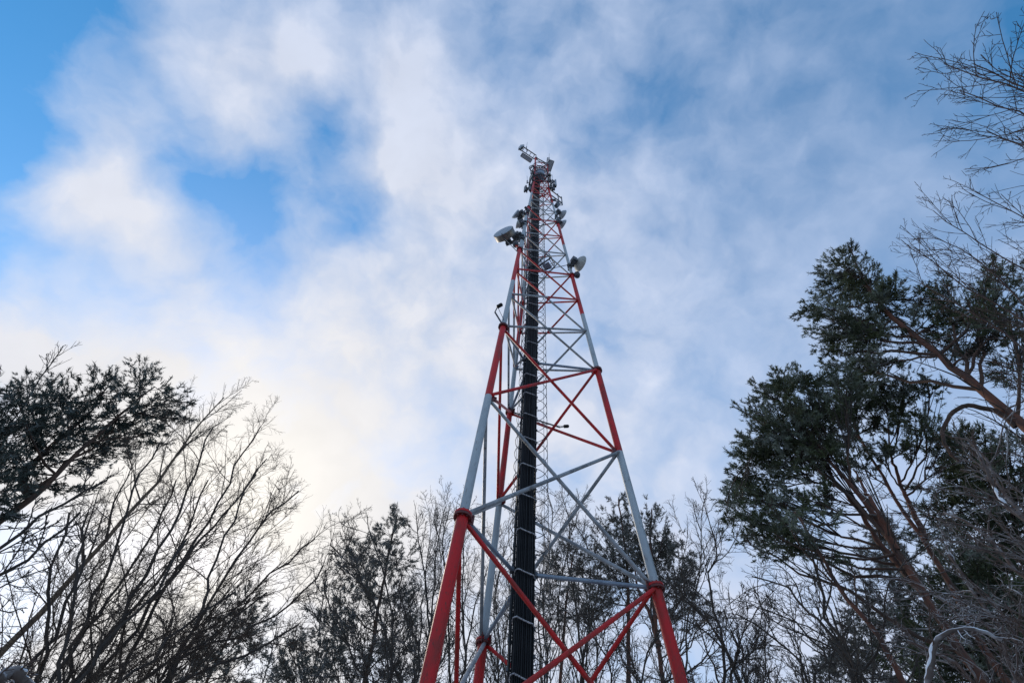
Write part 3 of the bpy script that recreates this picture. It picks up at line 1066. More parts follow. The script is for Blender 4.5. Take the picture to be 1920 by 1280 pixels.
def pine(label, trunk, blobs, seed, r0=.15, r1=.03, m="bark_pine", nm="needle", dens=1.0, tuft=.17, K=18, width=.0075, flat=.8, extra=None,
         name="pine_tree", cat="pine tree", group="pines round the clearing", deadtwigs=14, limb_r=.026, dy=0):
    rg = np.random.default_rng(seed)
    pts = to_ground([at(*q) for q in trunk])
    t = thing(name, label, cat, (pts[0][0], pts[0][1], GROUND), group)
    TP, TR = stem_part(t, pts, r0, r1, 40, M[m], rg)
    if extra:
        for e_ in extra:
            P, Rr = stem_part(t, [at(*q) for q in e_], r0 * .55, r1 * .8, 24, M[m], rg, "limb")
            TP, TR = np.vstack([TP, P]), np.r_[TR, Rr]
    limbs, limr = [], []
    sec, secr = [], []
    tpos, tax = [], []
    hd = np.hypot(TP[:, 0], TP[:, 1])
    for bl in blobs:
        x, y, rp = bl[:3]
        y += dy
        dd = bl[3] if len(bl) > 3 else 0.0
        ang = ray(x, y)
        el = math.atan2(ang[2], math.hypot(ang[0], ang[1]))
        k = np.argmin(np.abs(np.arctan2(TP[:, 2], hd) - el))
        C = at(x, y, hd[k] + dd + rg.normal() * .25)
        Rb = rp / F_PX * np.linalg.norm(C)
        hdist = np.hypot(TP[:, 0] - C[0], TP[:, 1] - C[1])
        cost = np.abs(TP[:, 2] - (C[2] - .95 * hdist)) + .30 * hdist + (TP[:, 2] < GROUND + 2) * 5
        j = int(np.clip(np.argmin(cost) + rg.integers(-3, 5), 6, len(TP) - 2))
        S = TP[j]
        n = 9
        u = np.linspace(0, 1, n)[:, None]
        midp = (S + C) / 2 + np.array([0, 0, -.12 * hdist[j]]) + rg.normal(size=3) * .08 * np.linalg.norm(C - S)
        lp_ = (1 - u) ** 2 * S + 2 * u * (1 - u) * midp + u ** 2 * (C + np.array([0, 0, .15 * Rb]))
        lp_[1:-1] += rg.normal(size=(n - 2, 3)) * .03 * np.linalg.norm(C - S) * .5
        limbs.append(lp_)
        l0 = min(TR[j] * .6, limb_r * (.6 + .5 * np.linalg.norm(C - S) / 2.5))
        limr.append(l0 + (.010 - l0) * u[:, 0])
        nt = max(14, int(350 * Rb ** 2 * dens * (.17 / tuft) ** 2))
        ns = max(5, nt // 7)
        q = rg.normal(size=(ns, 3))
        q /= np.linalg.norm(q, axis=1, keepdims=True)
        q *= Rb * (rg.random((ns, 1)) ** .42) * np.array([1, 1, flat])
        q += C
        ti = np.clip((rg.uniform(.35, 1.0, ns) * (n - 1)).astype(int), 0, n - 1)
        b0 = lp_[ti]
        v = np.linspace(0, 1, 6)[None, :, None]
        bend = rg.normal(size=(ns, 1, 3)) * .10 * Rb + np.array([0, 0, -.12 * Rb])
        sp = b0[:, None] * (1 - v) + q[:, None] * v + bend * (v * (1 - v) * 2)
        sec.append(sp)
        secr.append(np.tile(np.linspace(.011, .005, 6), (ns, 1)))
        per = max(3, nt // ns)
        w = 1.06 - .5 * rg.random((ns, per, 1)) ** 1.7
        tp = b0[:, None] * (1 - w) + q[:, None] * w + bend * (w * (1 - w) * 2) + rg.normal(size=(ns, per, 3)) * Rb * .06
        axd = (q - b0)[:, None] * .5 / (np.linalg.norm(q - b0, axis=1)[:, None, None] + .05) + (tp - C) / Rb * .45 + np.array([0, 0, .30]) + rg.normal(size=tp.shape) * .35
        axd /= np.linalg.norm(axd, axis=2, keepdims=True)
        tpos.append(tp.reshape(-1, 3))
        tax.append(axd.reshape(-1, 3))
    limbs, limr = np.array(limbs), np.array(limr)
    sec, secr = np.concatenate(sec), np.concatenate(secr)
    tpos, tax = np.concatenate(tpos), np.concatenate(tax)
    emit("branches", [(limbs, limr)], M["bark_pine_dark"] if m == "bark_pine" else M[m], t, [7])["kind"] = "stuff"
    # twigs that carry the tufts, and dead twigs on the bare stretch of the trunk
    lev = [(sec, secr)]
    if deadtwigs:
        half_ = TP[None, 12:36]
        dt = grow(rg, half_, TR[None, 12:36], deadtwigs, 0, .9, 1.25, (.08, .22), 7, .02, .14, rmin=.006)
        d2 = grow(rg, dt[0], dt[1], 5, .25, 1, .8, (.25, .55), 5, .02, .15, rmin=.0045)
        lev += [dt, d2]
    tw = emit("twigs", lev, M["bark_dark"], t, [3, 5, 3][:len(lev)])
    tw["kind"] = "stuff"
    v, f = needles(rg, tpos, tax, rg.uniform(.7, 1.3, len(tpos)) * tuft, K, width * 1.05)
    nd = fast_mesh("needles", v, f, M[nm], t, False)
    nd["kind"] = "stuff"
    return t


exec_trees = True
# ---- left: frosted pine crown leaning in from the corner
pine("frosted pine leaning in at the left edge, broad flat-topped crown", [(-160, 1100, 12), (0, 975, 12), (70, 925, 12), (150, 845, 12), (240, 765, 12), (290, 725, 12)],
     [(30, 720, 26), (20, 790, 60), (75, 765, 50), (130, 740, 48), (150, 790, 55), (195, 720, 42), (215, 780, 50), (262, 712, 40), (285, 750, 50), (322, 735, 30), (330, 775, 24),
      (300, 800, 28), (85, 840, 50), (20, 870, 45), (180, 850, 40), (25, 925, 30), (250, 830, 28), (120, 900, 30), (-60, 800, 90), (-80, 900, 80), (60, 705, 18), (345, 750, 10)],
     11, r0=.16, r1=.015, m="bark_pine_dark", nm="needle_frost", dy=10, dens=.82, tuft=.16, K=22, extra=[[(60, 930, 12), (40, 900, 12.3), (70, 860, 12.4), (150, 790, 12.4), (190, 750, 12.4)]], deadtwigs=22)
pine("small pine crown low behind the bare thicket on the left", [(330, 1400, 22), (400, 1250, 22), (450, 1150, 22), (470, 1120, 22)],
     [(455, 1130, 26), (430, 1165, 34), (475, 1170, 28), (395, 1190, 36), (455, 1205, 36), (360, 1235, 36), (410, 1240, 36), (480, 1215, 20), (350, 1270, 30), (440, 1270, 34)],
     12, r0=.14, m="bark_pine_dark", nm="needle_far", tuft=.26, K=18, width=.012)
bare_tree("tall tan-stemmed bare tree slanting behind the left thicket, straightest stem", [[(-60, 1285, 11), (20, 1205, 11), (110, 1110, 11), (200, 1010, 11), (300, 895, 11), (370, 800, 11), (420, 745, 11)]], 21,
          r0=.085, m="bark_tan", tw="bark", n1=16, start=.55, lens=(.10, .26), up=.05, rmin=.0030, n2=9, n3=8)
LEFT = [
    ("bare tree at the far left with a dark stem forking near the pine", [[(55, 1300, 8), (85, 1200, 8), (90, 1130, 8), (105, 1060, 8), (130, 960, 8)], [(90, 1200, 8), (130, 1100, 8), (150, 1030, 8.3), (165, 960, 8.4)]], .055, 12),
    ("bare tree in the left thicket with a stem passing the tan trunk", [[(95, 1330, 9), (150, 1200, 9), (190, 1090, 9), (230, 1000, 9), (255, 900, 9), (300, 830, 9)], [(150, 1200, 9), (200, 1130, 9.3), (280, 1010, 9.4), (330, 900, 9.5)]], .06, 12),
    ("thick dark bare tree in the middle of the left thicket", [[(130, 1340, 9), (210, 1180, 9), (270, 1080, 9), (330, 970, 9), (370, 880, 9), (400, 800, 9)], [(210, 1180, 9), (280, 1110, 9.5), (350, 990, 9.6), (390, 900, 9.6)]], .07, 13),
    ("bare tree whose crown tip rises furthest right of the pine", [[(180, 1350, 9.5), (260, 1190, 9.5), (330, 1070, 9.5), (400, 960, 9.5), (450, 860, 9.5), (488, 800, 9.5)], [(330, 1070, 9.5), (390, 1000, 9.8), (440, 940, 9.9), (500, 860, 9.9)]], .065, 13),
    ("slender bare tree with a forked stem at the right of the left thicket", [[(280, 1370, 8), (325, 1265, 8), (345, 1200, 8), (375, 1155, 8), (430, 1070, 8), (490, 980, 8), (560, 920, 8)], [(375, 1155, 8), (385, 1090, 8.2), (430, 980, 8.3), (480, 890, 8.3)]], .05, 14),
    ("low bare tree with long arching shoots to the right", [[(250, 1360, 8.5), (330, 1240, 8.5), (420, 1160, 8.5), (520, 1070, 8.5), (590, 1010, 8.5)], [(330, 1245, 8.5), (450, 1190, 8.7), (560, 1120, 8.9), (605, 1060, 9)]], .04, 13),
    ("bare shrub stems crowding the bottom left", [[(110, 1350, 7), (200, 1200, 7), (290, 1110, 7), (350, 1010, 7)], [(90, 1340, 7), (110, 1220, 7), (150, 1120, 7.2), (160, 1040, 7.3)], [(160, 1360, 7), (280, 1240, 7.2), (360, 1160, 7.2), (440, 1110, 7.3)]], .04, 10),
    ("lowest bare shrub sprawling rightwards at the bottom left", [[(200, 1400, 7.5), (330, 1290, 7.5), (450, 1230, 7.5), (560, 1170, 7.5)], [(180, 1380, 7.5), (290, 1260, 7.6), (380, 1200, 7.6), (500, 1110, 7.7)]], .035, 11),
]
for k, (lb, st, r, n1) in enumerate(LEFT):
    bare_tree(lb, st, 30 + k, r0=r * .72, n1=n1 + 1, m="bark_dark", tw="twig_brown", start=.30, lens=(.14, .38), up=.035, rmin=.0024, ang=.52, n2=10, n3=9, wob=.12, sway=.03, rs=.5)
bare_tree("thin bare treetop poking above the left pine", [[(-40, 860, 15), (30, 780, 15), (80, 700, 15), (115, 655, 15)]], 41, r0=.05, n1=10, start=.75, lens=(.06, .14), m="bark", rmin=.006, n2=5, n3=3)
bare_tree("bare tree sending dark twigs in from the left edge", [[(-200, 1150, 7), (-90, 1090, 7), (0, 1030, 7), (90, 960, 7), (200, 900, 7)], [(-180, 1200, 7), (-60, 1120, 7), (60, 1040, 7), (150, 960, 7)]], 42, r0=.04, n1=10, start=.4, lens=(.12, .25), m="bark_dark", rmin=.0045)

# ---- middle left: pine behind bare trees
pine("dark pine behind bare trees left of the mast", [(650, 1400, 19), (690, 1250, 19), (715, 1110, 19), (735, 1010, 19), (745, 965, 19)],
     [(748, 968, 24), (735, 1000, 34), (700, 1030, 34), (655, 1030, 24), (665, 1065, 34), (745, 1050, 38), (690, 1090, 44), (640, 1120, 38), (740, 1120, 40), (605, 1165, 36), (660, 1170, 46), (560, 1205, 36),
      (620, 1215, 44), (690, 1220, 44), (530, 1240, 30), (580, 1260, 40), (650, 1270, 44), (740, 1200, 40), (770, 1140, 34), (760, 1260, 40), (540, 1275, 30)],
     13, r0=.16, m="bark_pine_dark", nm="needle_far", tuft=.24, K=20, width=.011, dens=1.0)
MIDL = [
    ("bare tree nearest the red lower leg, left of the mast", [[(795, 1350, 14), (805, 1230, 14), (812, 1130, 14), (818, 1040, 14), (835, 950, 14)], [(805, 1230, 14), (800, 1130, 14.3), (790, 1040, 14.5), (780, 960, 14.5)]], .07),
    ("bare tree with a leaning stem in front of the dark pine", [[(760, 1350, 13), (735, 1230, 13), (700, 1130, 13), (650, 1050, 13), (618, 1020, 13)], [(735, 1230, 13), (730, 1120, 13.2), (700, 1020, 13.4), (688, 965, 13.4)]], .06),
    ("bare tree with frosted stems low before the dark pine", [[(700, 1340, 12), (660, 1230, 12), (625, 1150, 12), (605, 1080, 12)], [(720, 1340, 12), (720, 1200, 12.2), (690, 1110, 12.2), (640, 1060, 12.2)]], .05),
    ("slim bare tree seen between the left leg and the rear leg", [[(880, 1350, 15), (872, 1240, 15), (866, 1120, 15), (868, 1020, 15), (855, 950, 15)], [(872, 1240, 15), (890, 1140, 15.3), (915, 1060, 15.4), (935, 1000, 15.4)]], .055),
    ("bare tree behind the red thin diagonal at the left", [[(835, 1350, 17), (842, 1220, 17), (838, 1100, 17), (830, 1010, 17), (845, 940, 17)]], .07),
    ("bare tree close left of the black cable run", [[(950, 1350, 16), (940, 1230, 16), (930, 1120, 16), (945, 1040, 16), (955, 990, 16)], [(940, 1230, 16), (955, 1150, 16.2), (950, 1080, 16.2)]], .05),
    ("bushy bare tree low between pine and red leg", [[(770, 1330, 11), (785, 1250, 11), (775, 1190, 11), (750, 1130, 11)], [(780, 1330, 11), (820, 1250, 11), (850, 1190, 11.2)]], .04),
]
for k, (lb, st, r) in enumerate(MIDL):
    bare_tree(lb, st, 60 + k, r0=r, n1=15, m="bark", tw="bark", start=.34, lens=(.14, .32), up=.05, rmin=.0052, ang=.55, n2=8, n3=7, wob=.15, sway=.03)

# ---- centre: pines seen through the mast
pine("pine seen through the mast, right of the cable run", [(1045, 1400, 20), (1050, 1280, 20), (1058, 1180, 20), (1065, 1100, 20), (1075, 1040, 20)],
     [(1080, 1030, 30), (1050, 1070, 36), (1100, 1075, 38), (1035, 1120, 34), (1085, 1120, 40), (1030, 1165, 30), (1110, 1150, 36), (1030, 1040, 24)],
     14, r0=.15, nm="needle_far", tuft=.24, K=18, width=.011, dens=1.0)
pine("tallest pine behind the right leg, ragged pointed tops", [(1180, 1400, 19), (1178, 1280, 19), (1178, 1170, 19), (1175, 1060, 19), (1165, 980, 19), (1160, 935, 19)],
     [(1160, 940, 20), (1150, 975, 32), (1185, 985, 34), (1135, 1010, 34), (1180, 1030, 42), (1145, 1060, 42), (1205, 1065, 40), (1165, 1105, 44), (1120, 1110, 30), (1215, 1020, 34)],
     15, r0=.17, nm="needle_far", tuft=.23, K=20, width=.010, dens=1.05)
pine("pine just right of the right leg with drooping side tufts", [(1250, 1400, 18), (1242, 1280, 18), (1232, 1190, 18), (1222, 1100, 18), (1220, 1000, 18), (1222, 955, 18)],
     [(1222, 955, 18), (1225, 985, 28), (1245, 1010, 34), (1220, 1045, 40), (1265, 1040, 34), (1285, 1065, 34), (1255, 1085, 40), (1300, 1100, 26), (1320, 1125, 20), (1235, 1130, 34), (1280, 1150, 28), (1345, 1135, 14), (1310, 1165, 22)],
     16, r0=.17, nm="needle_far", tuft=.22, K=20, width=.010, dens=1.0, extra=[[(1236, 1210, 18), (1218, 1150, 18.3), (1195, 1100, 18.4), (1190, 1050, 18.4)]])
MIDC = [
    ("crooked bare tree standing between the right leg and the right pines", [[(1358, 1400, 13), (1360, 1280, 13), (1358, 1210, 13), (1340, 1130, 13), (1328, 1070, 13), (1345, 1030, 13), (1325, 960, 13)], [(1358, 1215, 13), (1310, 1150, 13.2), (1270, 1110, 13.3), (1240, 1060, 13.3)]], .085),
    ("dark-stemmed bare tree behind the red cross brace", [[(1090, 1400, 15), (1092, 1270, 15), (1085, 1170, 15), (1070, 1080, 15), (1065, 980, 15), (1050, 920, 15)], [(1092, 1270, 15), (1108, 1170, 15.3), (1120, 1080, 15.4), (1090, 990, 15.4)]], .075),
    ("bare tree right behind the cage hoops", [[(1020, 1400, 16), (1025, 1260, 16), (1020, 1150, 16), (1030, 1040, 16), (1035, 960, 16), (1025, 915, 16)], [(1025, 1260, 16), (1045, 1150, 16.2), (1060, 1050, 16.2), (1085, 960, 16.2)]], .06),
    ("many-branched bare tree low beside the right leg", [[(1210, 1400, 12), (1200, 1280, 12), (1170, 1210, 12), (1140, 1150, 12)], [(1205, 1290, 12), (1220, 1210, 12.2), (1260, 1150, 12.3), (1290, 1100, 12.3)]], .05),
    ("thin bare tree with upright shoots at the gap by the right pines", [[(1410, 1400, 16), (1400, 1280, 16), (1385, 1190, 16), (1365, 1110, 16)], [(1400, 1290, 16), (1420, 1200, 16.2), (1430, 1140, 16.2)]], .045),
    ("bare sapling with paired reddish stems at the bottom of the gap", [[(1372, 1320, 10), (1375, 1250, 10), (1370, 1180, 10)], [(1378, 1320, 10), (1382, 1240, 10), (1382, 1185, 10)]], .02),
    ("bare tree behind the right leg's lower red length", [[(1290, 1400, 15), (1285, 1270, 15), (1290, 1180, 15), (1310, 1080, 15), (1315, 1000, 15), (1300, 945, 15)]], .06),
    ("low tangled bare shrub at the foot of the picture under the right leg", [[(1140, 1340, 10), (1150, 1260, 10), (1120, 1200, 10), (1090, 1150, 10)], [(1230, 1330, 10), (1290, 1260, 10), (1330, 1220, 10.2)]], .035),
]
for k, (lb, st, r) in enumerate(MIDC):
    bare_tree(lb, st, 80 + k, r0=r, n1=15, m="bark", tw="bark", start=.32, lens=(.14, .32), up=.04, rmin=.0052, ang=.6, n2=8, n3=7, wob=.15, sway=.035)
BACK = [
    ("distant bare tree with a thin crown rising left of the dark pine", [(560, 1400, 25), (585, 1280, 25), (600, 1180, 25), (612, 1090, 25), (622, 1040, 25)]),
    ("distant bare tree between the dark pine and the red lower leg", [(775, 1400, 25), (780, 1280, 25), (790, 1150, 25), (800, 1040, 25), (812, 945, 25)]),
    ("distant bare tree in the narrow gap between rear leg and cable run", [(930, 1400, 26), (935, 1280, 26), (925, 1150, 26), (930, 1060, 26), (925, 990, 26)]),
    ("distant bare tree with brown twigs right of the cable run", [(1010, 1400, 24), (1015, 1280, 24), (1010, 1150, 24), (1020, 1040, 24), (1015, 960, 24)]),
    ("distant bare tree in the middle of the tower opening", [(1115, 1400, 23), (1120, 1280, 23), (1110, 1150, 23), (1105, 1050, 23), (1095, 985, 23)]),
    ("distant bare tree peeping out right of the drooping pine", [(1275, 1400, 24), (1270, 1280, 24), (1285, 1170, 24), (1280, 1060, 24), (1290, 990, 24)]),
    ("distant bare tree low in the sky gap at the right", [(1440, 1400, 22), (1445, 1290, 22), (1435, 1220, 22), (1440, 1140, 22)]),
    ("distant bare tree behind the stems under the broad crown", [(1525, 1400, 22), (1510, 1290, 22), (1495, 1200, 22), (1480, 1110, 22)]),
    ("distant bare tree behind the low pine in the left thicket", [(470, 1400, 24), (490, 1290, 24), (510, 1220, 24), (520, 1150, 24)]),
]
for k, (lb, st) in enumerate(BACK):
    bare_tree(lb, [st], 200 + k, r0=.10, n1=20, m="bark", tw="bark", start=.34, lens=(.14, .30), up=.05, rmin=.0075, ang=.6, n2=8, n3=6, wob=.14, sway=.05)

# ---- right: the big pines
pine("tallest right-hand pine, orange trunk slanting in from the edge and pointed top", [(2080, 960, 11), (1980, 855, 11), (1920, 800, 11), (1820, 715, 11), (1760, 665, 11), (1690, 610, 11), (1645, 565, 11), (1612, 510, 11), (1592, 462, 11)],
     [(1592, 470, 18), (1580, 495, 28), (1612, 505, 28), (1550, 520, 22), (1570, 545, 40), (1625, 545, 38), (1530, 565, 22), (1515, 590, 22), (1550, 600, 36), (1600, 605, 46), (1650, 560, 30), (1672, 540, 20), (1660, 590, 34),
      (1560, 640, 28), (1610, 650, 44), (1640, 685, 36), (1690, 545, 14), (1590, 690, 40), (1540, 655, 16),
      (1735, 565, 30, .3), (1780, 555, 30, .4), (1770, 600, 34, .2), (1830, 580, 38, .4), (1880, 545, 34, .5), (1900, 600, 36, .3), (1840, 630, 34, .3), (1720, 640, 28), (1900, 680, 34, .4), (1800, 660, 28, .3), (1870, 500, 24, .5)],
     17, r0=.195, r1=.02, nm="needle", dens=1.35, tuft=.15, K=22, width=.0075, deadtwigs=24, limb_r=.034)
pine("broad right-hand pine with the outermost crown, orange twin stems", [(1900, 1350, 10), (1850, 1285, 10), (1770, 1175, 10), (1690, 1045, 10), (1620, 940, 10), (1555, 860, 10), (1505, 795, 10), (1470, 730, 10)],
     [(1465, 715, 30), (1435, 735, 30), (1500, 715, 34), (1415, 775, 32), (1455, 765, 44), (1510, 755, 46), (1550, 715, 38), (1430, 820, 40), (1480, 810, 50), (1540, 790, 46), (1398, 850, 32), (1400, 895, 36), (1445, 870, 48), (1500, 870, 44),
      (1380, 930, 30), (1425, 930, 42), (1365, 965, 22), (1400, 975, 34), (1450, 975, 38), (1360, 940, 14), (1500, 930, 36), (1430, 1015, 28), (1480, 1020, 28), (1550, 850, 34), (1390, 1005, 18), (1540, 930, 26), (1590, 730, 36), (1385, 820, 14)],
     18, r0=.115, r1=.018, nm="needle", dens=1.5, tuft=.145, K=22, width=.0075, deadtwigs=26, extra=[[(1740, 1120, 10), (1660, 1030, 10.3), (1590, 930, 10.4), (1510, 860, 10.4), (1470, 820, 10.4)], [(1680, 1030, 10), (1640, 950, 9.8), (1600, 880, 9.8)]])
pine("slim right-hand pine between the broad one and the tallest one", [(1900, 1290, 12), (1830, 1190, 12), (1760, 1055, 12), (1700, 965, 12), (1650, 885, 12), (1605, 805, 12), (1590, 760, 12)],
     [(1600, 765, 36), (1560, 770, 38), (1620, 725, 34), (1660, 740, 34), (1650, 780, 30), (1695, 720, 28), (1690, 770, 26), (1590, 820, 36), (1740, 720, 24), (1730, 790, 28), (1700, 840, 24), (1660, 850, 22), (1610, 870, 26), (1770, 830, 28)],
     19, r0=.115, r1=.018, nm="needle", dens=1.4, tuft=.15, K=22, width=.008, deadtwigs=22, extra=[[(1735, 1010, 12), (1690, 910, 12.2), (1670, 850, 12.3), (1665, 800, 12.3)]])
pine("thin leaning pine stem low under the broad right-hand crown", [(1760, 1400, 9), (1690, 1270, 9), (1650, 1195, 9), (1580, 1110, 9), (1540, 1040, 9), (1490, 960, 9)],
     [(1480, 985, 26), (1520, 1010, 24), (1450, 1000, 26), (1560, 985, 20), (1600, 1060, 20)], 20, r0=.085, r1=.02, nm="needle", dens=.8, tuft=.16, K=20, deadtwigs=30, limb_r=.02)
tall = [o for o in bpy.data.objects if o.get("label", "").startswith("tallest right-hand pine")][0]
rg0 = np.random.default_rng(5)
P_, R_ = stem_part(tall, [at(*q) for q in [(1905, 800, 11), (1870, 772, 10.9), (1815, 760, 10.7), (1785, 775, 10.6), (1768, 815, 10.5), (1780, 845, 10.5), (1802, 866, 10.6)]], .055, .028, 24, M["bark_pine_dark"], rg0, "dead_limb")
DARK = [
    ("dark pine filling the right edge under the orange trunk", [(2050, 1300, 14), (1960, 1130, 14), (1890, 1000, 14), (1830, 880, 14)],
     [(1820, 860, 46), (1770, 830, 36), (1860, 900, 56), (1790, 920, 46), (1900, 850, 46), (1910, 950, 56), (1840, 980, 60), (1900, 1040, 60), (1820, 1040, 50), (1760, 980, 40), (1930, 1110, 60)]),
    ("dark pine in the bottom right corner behind frosted twigs", [(2000, 1450, 13), (1930, 1320, 13), (1860, 1180, 13), (1820, 1080, 13)],
     [(1820, 1090, 50), (1870, 1130, 60), (1780, 1130, 50), (1920, 1190, 60), (1840, 1200, 60), (1770, 1210, 50), (1900, 1260, 64), (1820, 1270, 60), (1730, 1260, 46)]),
    ("dull green pine low behind the orange twin stems", [(1790, 1400, 20), (1730, 1270, 20), (1690, 1150, 20), (1665, 1060, 20), (1640, 970, 20)],
     [(1640, 985, 26), (1670, 1000, 30), (1640, 1040, 36), (1690, 1060, 40), (1720, 1110, 40), (1650, 1110, 38), (1610, 1090, 22), (1700, 1170, 44), (1640, 1180, 40), (1600, 1150, 24), (1740, 1200, 40), (1660, 1240, 44), (1590, 1230, 36)]),
    ("small pine at the bottom between bare tree and right pines", [(1640, 1420, 22), (1610, 1310, 22), (1590, 1240, 22), (1580, 1190, 22)],
     [(1580, 1160, 18), (1560, 1200, 26), (1600, 1210, 30), (1540, 1240, 28), (1590, 1255, 36), (1640, 1265, 36), (1540, 1275, 30)]),
]
for k, (lb, tr, bl) in enumerate(DARK):
    pine(lb, tr, bl, 100 + k, r0=.16, m="bark_pine", nm="needle" if k < 2 else "needle_far", dens=1.35 if k < 2 else 1.0, tuft=.20, K=20, width=.010, deadtwigs=18)
RB = [
    ("bare tree with curving stems under the broad right-hand crown", [[(1640, 1400, 9.5), (1600, 1290, 9.5), (1575, 1210, 9.5), (1540, 1130, 9.5), (1530, 1050, 9.5), (1480, 960, 9.5)], [(1575, 1210, 9.5), (1520, 1150, 9.7), (1470, 1100, 9.9), (1410, 1080, 10)]], .075, "bark", 14),
    ("bare tree reaching left with level boughs near the bottom right", [[(1560, 1400, 10), (1530, 1300, 10), (1500, 1240, 10), (1440, 1190, 10), (1380, 1150, 10)], [(1530, 1300, 10), (1545, 1230, 10.2), (1500, 1170, 10.3), (1430, 1140, 10.4)]], .05, "bark", 13),
    ("frosted bare tree with pale twigs over the right edge", [[(2050, 1180, 6), (1960, 1010, 6), (1900, 950, 6), (1860, 880, 6), (1820, 830, 6)], [(2020, 1220, 6), (1930, 1090, 6), (1850, 1010, 6.1), (1770, 960, 6.2)]], .04, "bark_frost", 13),
    ("frosted bare tree low in the bottom right corner", [[(2010, 1400, 6), (1920, 1270, 6), (1850, 1180, 6), (1760, 1120, 6)], [(2000, 1300, 6), (1910, 1200, 6.2), (1830, 1120, 6.2), (1780, 1040, 6.3)]], .035, "bark_frost", 13),
    ("frosted bare bush at the bottom edge right of the snowy bough", [[(1880, 1420, 5.5), (1830, 1290, 5.5), (1780, 1230, 5.5), (1700, 1200, 5.5)], [(1930, 1400, 5.5), (1900, 1280, 5.6), (1880, 1190, 5.6)]], .025, "bark_frost", 12),
]
for k, (lb, st, r, m, n1) in enumerate(RB):
    bare_tree(lb, st, 120 + k, r0=r, n1=n1 + (0 if k < 2 else 2), m=m, tw=m, start=.30, lens=(.18, .40), up=.02, rmin=.0045 if k < 2 else .0024, ang=.65, n2=6, n3=5, wob=.16, sway=.03)

# ---- top right: sprays of a near bare tree whose trunk stands outside the frame
bare_tree("uppermost bare boughs reaching in from the top right edge", [[(2300, 420, 6), (2100, 260, 6), (1960, 185, 6), (1860, 150, 6), (1770, 120, 6)], [(2100, 330, 6), (1990, 250, 6.1), (1900, 210, 6.2), (1800, 170, 6.2)],
          [(2080, 240, 6), (1980, 185, 5.9), (1900, 150, 5.9), (1825, 120, 5.9)], [(2100, 380, 6), (1990, 300, 6.2), (1910, 270, 6.3), (1850, 245, 6.3)]], 140, r0=.035, r1=.006, m="twig_red", tw="twig_red", n1=19, n2=7, n3=3,
          start=.25, lens=(.14, .30), up=.0, rmin=.0032, ang=.5, wob=.07)
bare_tree("long straight bare shoots reaching in above the tallest right pine", [[(2200, 820, 7), (2050, 690, 7), (1920, 600, 7), (1840, 555, 7), (1760, 500, 7), (1690, 450, 7)], [(2150, 760, 7), (2000, 640, 7), (1900, 550, 7), (1820, 480, 7), (1730, 435, 7)],
          [(2100, 640, 7), (1980, 560, 7), (1880, 480, 7), (1800, 430, 7), (1750, 395, 7)], [(2100, 560, 7), (1980, 450, 7), (1900, 395, 7), (1830, 360, 7)], [(2150, 860, 7), (2000, 720, 7), (1900, 640, 7), (1800, 570, 7), (1700, 520, 7)]],
          141, r0=.03, r1=.005, m="twig_red", tw="twig_red", n1=14, n2=5, n3=3, start=.35, lens=(.10, .22), up=.01, rmin=.0032, ang=.45, wob=.06)


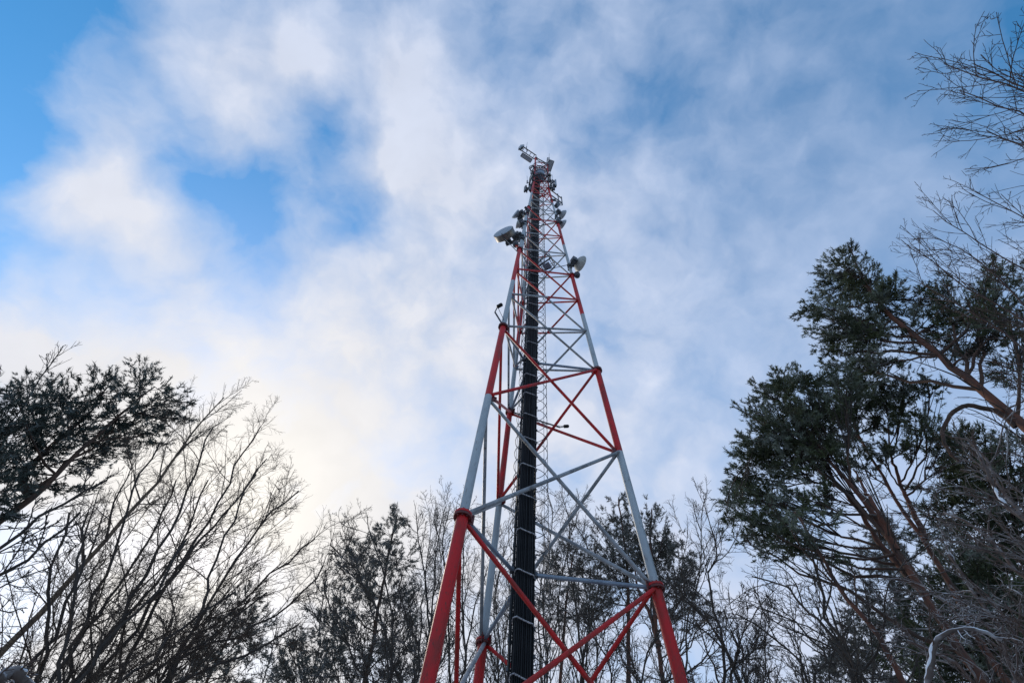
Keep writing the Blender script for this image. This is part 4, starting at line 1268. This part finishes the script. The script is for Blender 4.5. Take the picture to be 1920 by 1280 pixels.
bare_tree("fine bare twigs hanging across the tallest pine at the right edge", [[(2100, 640, 8), (2000, 620, 8), (1900, 610, 8), (1800, 625, 8), (1730, 650, 8)], [(2100, 780, 8), (1990, 740, 8), (1900, 700, 8), (1820, 690, 8)],
          [(2100, 560, 8), (2000, 545, 8), (1920, 520, 8), (1840, 520, 8)], [(2100, 900, 8), (1990, 880, 8), (1900, 850, 8), (1800, 860, 8), (1740, 900, 8)]],
          142, r0=.03, r1=.005, m="twig_red", tw="twig_red", n1=15, n2=6, n3=4, start=.25, lens=(.12, .28), up=.02, rmin=.0030, ang=.55, wob=.10)
bare_tree("pale frosted twig tangle beneath the slanting orange trunk", [[(2050, 1050, 5.5), (1960, 960, 5.5), (1880, 900, 5.5), (1800, 880, 5.5)], [(2050, 1130, 5.5), (1950, 1060, 5.5), (1850, 1030, 5.5), (1740, 1010, 5.6)], [(2050, 1260, 5.5), (1940, 1160, 5.5), (1820, 1120, 5.6), (1700, 1110, 5.7)]],
          143, r0=.022, r1=.005, m="bark_rime", tw="bark_rime", n1=13, n2=6, n3=5, start=.25, lens=(.14, .32), up=.0, rmin=.0026, ang=.7, wob=.15)


# ---- snow-laden boughs close to the camera
def snowy_bough(label, pts, r, seed, top=.03):
    rg = np.random.default_rng(seed)
    P = resample([at(*q) for q in pts], 24)
    t = thing("snowy_bough", label, "snowy branch", P[0], "snow-laden boughs")
    P[1:-1] += rg.normal(size=(22, 3)) * r * .18
    Rr = np.linspace(r, r * .55, 24) * (1 + rg.normal(size=24) * .07)
    v, q = quad_tubes(P[None], Rr[None], 10)
    fast_mesh("bough", v, q, M["bark_rime"], t, True)
    S = P[1:-1] + np.array([0, 0, 1]) * (Rr[1:-1, None] * .75)
    sr = top * np.clip(np.convolve(rg.normal(.8, .8, 26), np.ones(5) / 5, "valid"), .1, 1.5) * np.sin(np.linspace(.35, 2.8, 22))
    v, q = quad_tubes(S[None], sr[None], 10)
    sn = fast_mesh("snow_cap", v, q, M["branch_snow"], t, True)
    b = grow(rg, P[None], Rr[None], 14, .1, 1, .9, (.2, .5), 7, -.01, .14, rmin=.004)
    b2 = grow(rg, b[0], b[1], 4, .2, 1, .7, (.3, .6), 5, 0, .14, rmin=.003)
    emit("twigs", [b, b2], M["bark_frost"], t, [5, 3])["kind"] = "stuff"


snowy_bough("bent bough with a white cap of snow at the bottom right", [(1725, 1330, 4.5), (1745, 1250, 4.5), (1755, 1205, 4.5), (1785, 1182, 4.5), (1830, 1180, 4.5), (1880, 1200, 4.5)], .020, 150, .015)
snowy_bough("hooked snowy bough beneath the slanting orange trunk", [(1990, 1010, 5), (1900, 960, 5), (1860, 905, 5), (1835, 850, 5), (1818, 825, 5), (1790, 820, 5)], .017, 151, .013)
snowy_bough("dark bough with snow on top in the bottom left corner", [(-60, 1300, 3.2), (-10, 1275, 3.2), (25, 1262, 3.2), (45, 1275, 3.2), (60, 1300, 3.2)], .03, 153, .014)
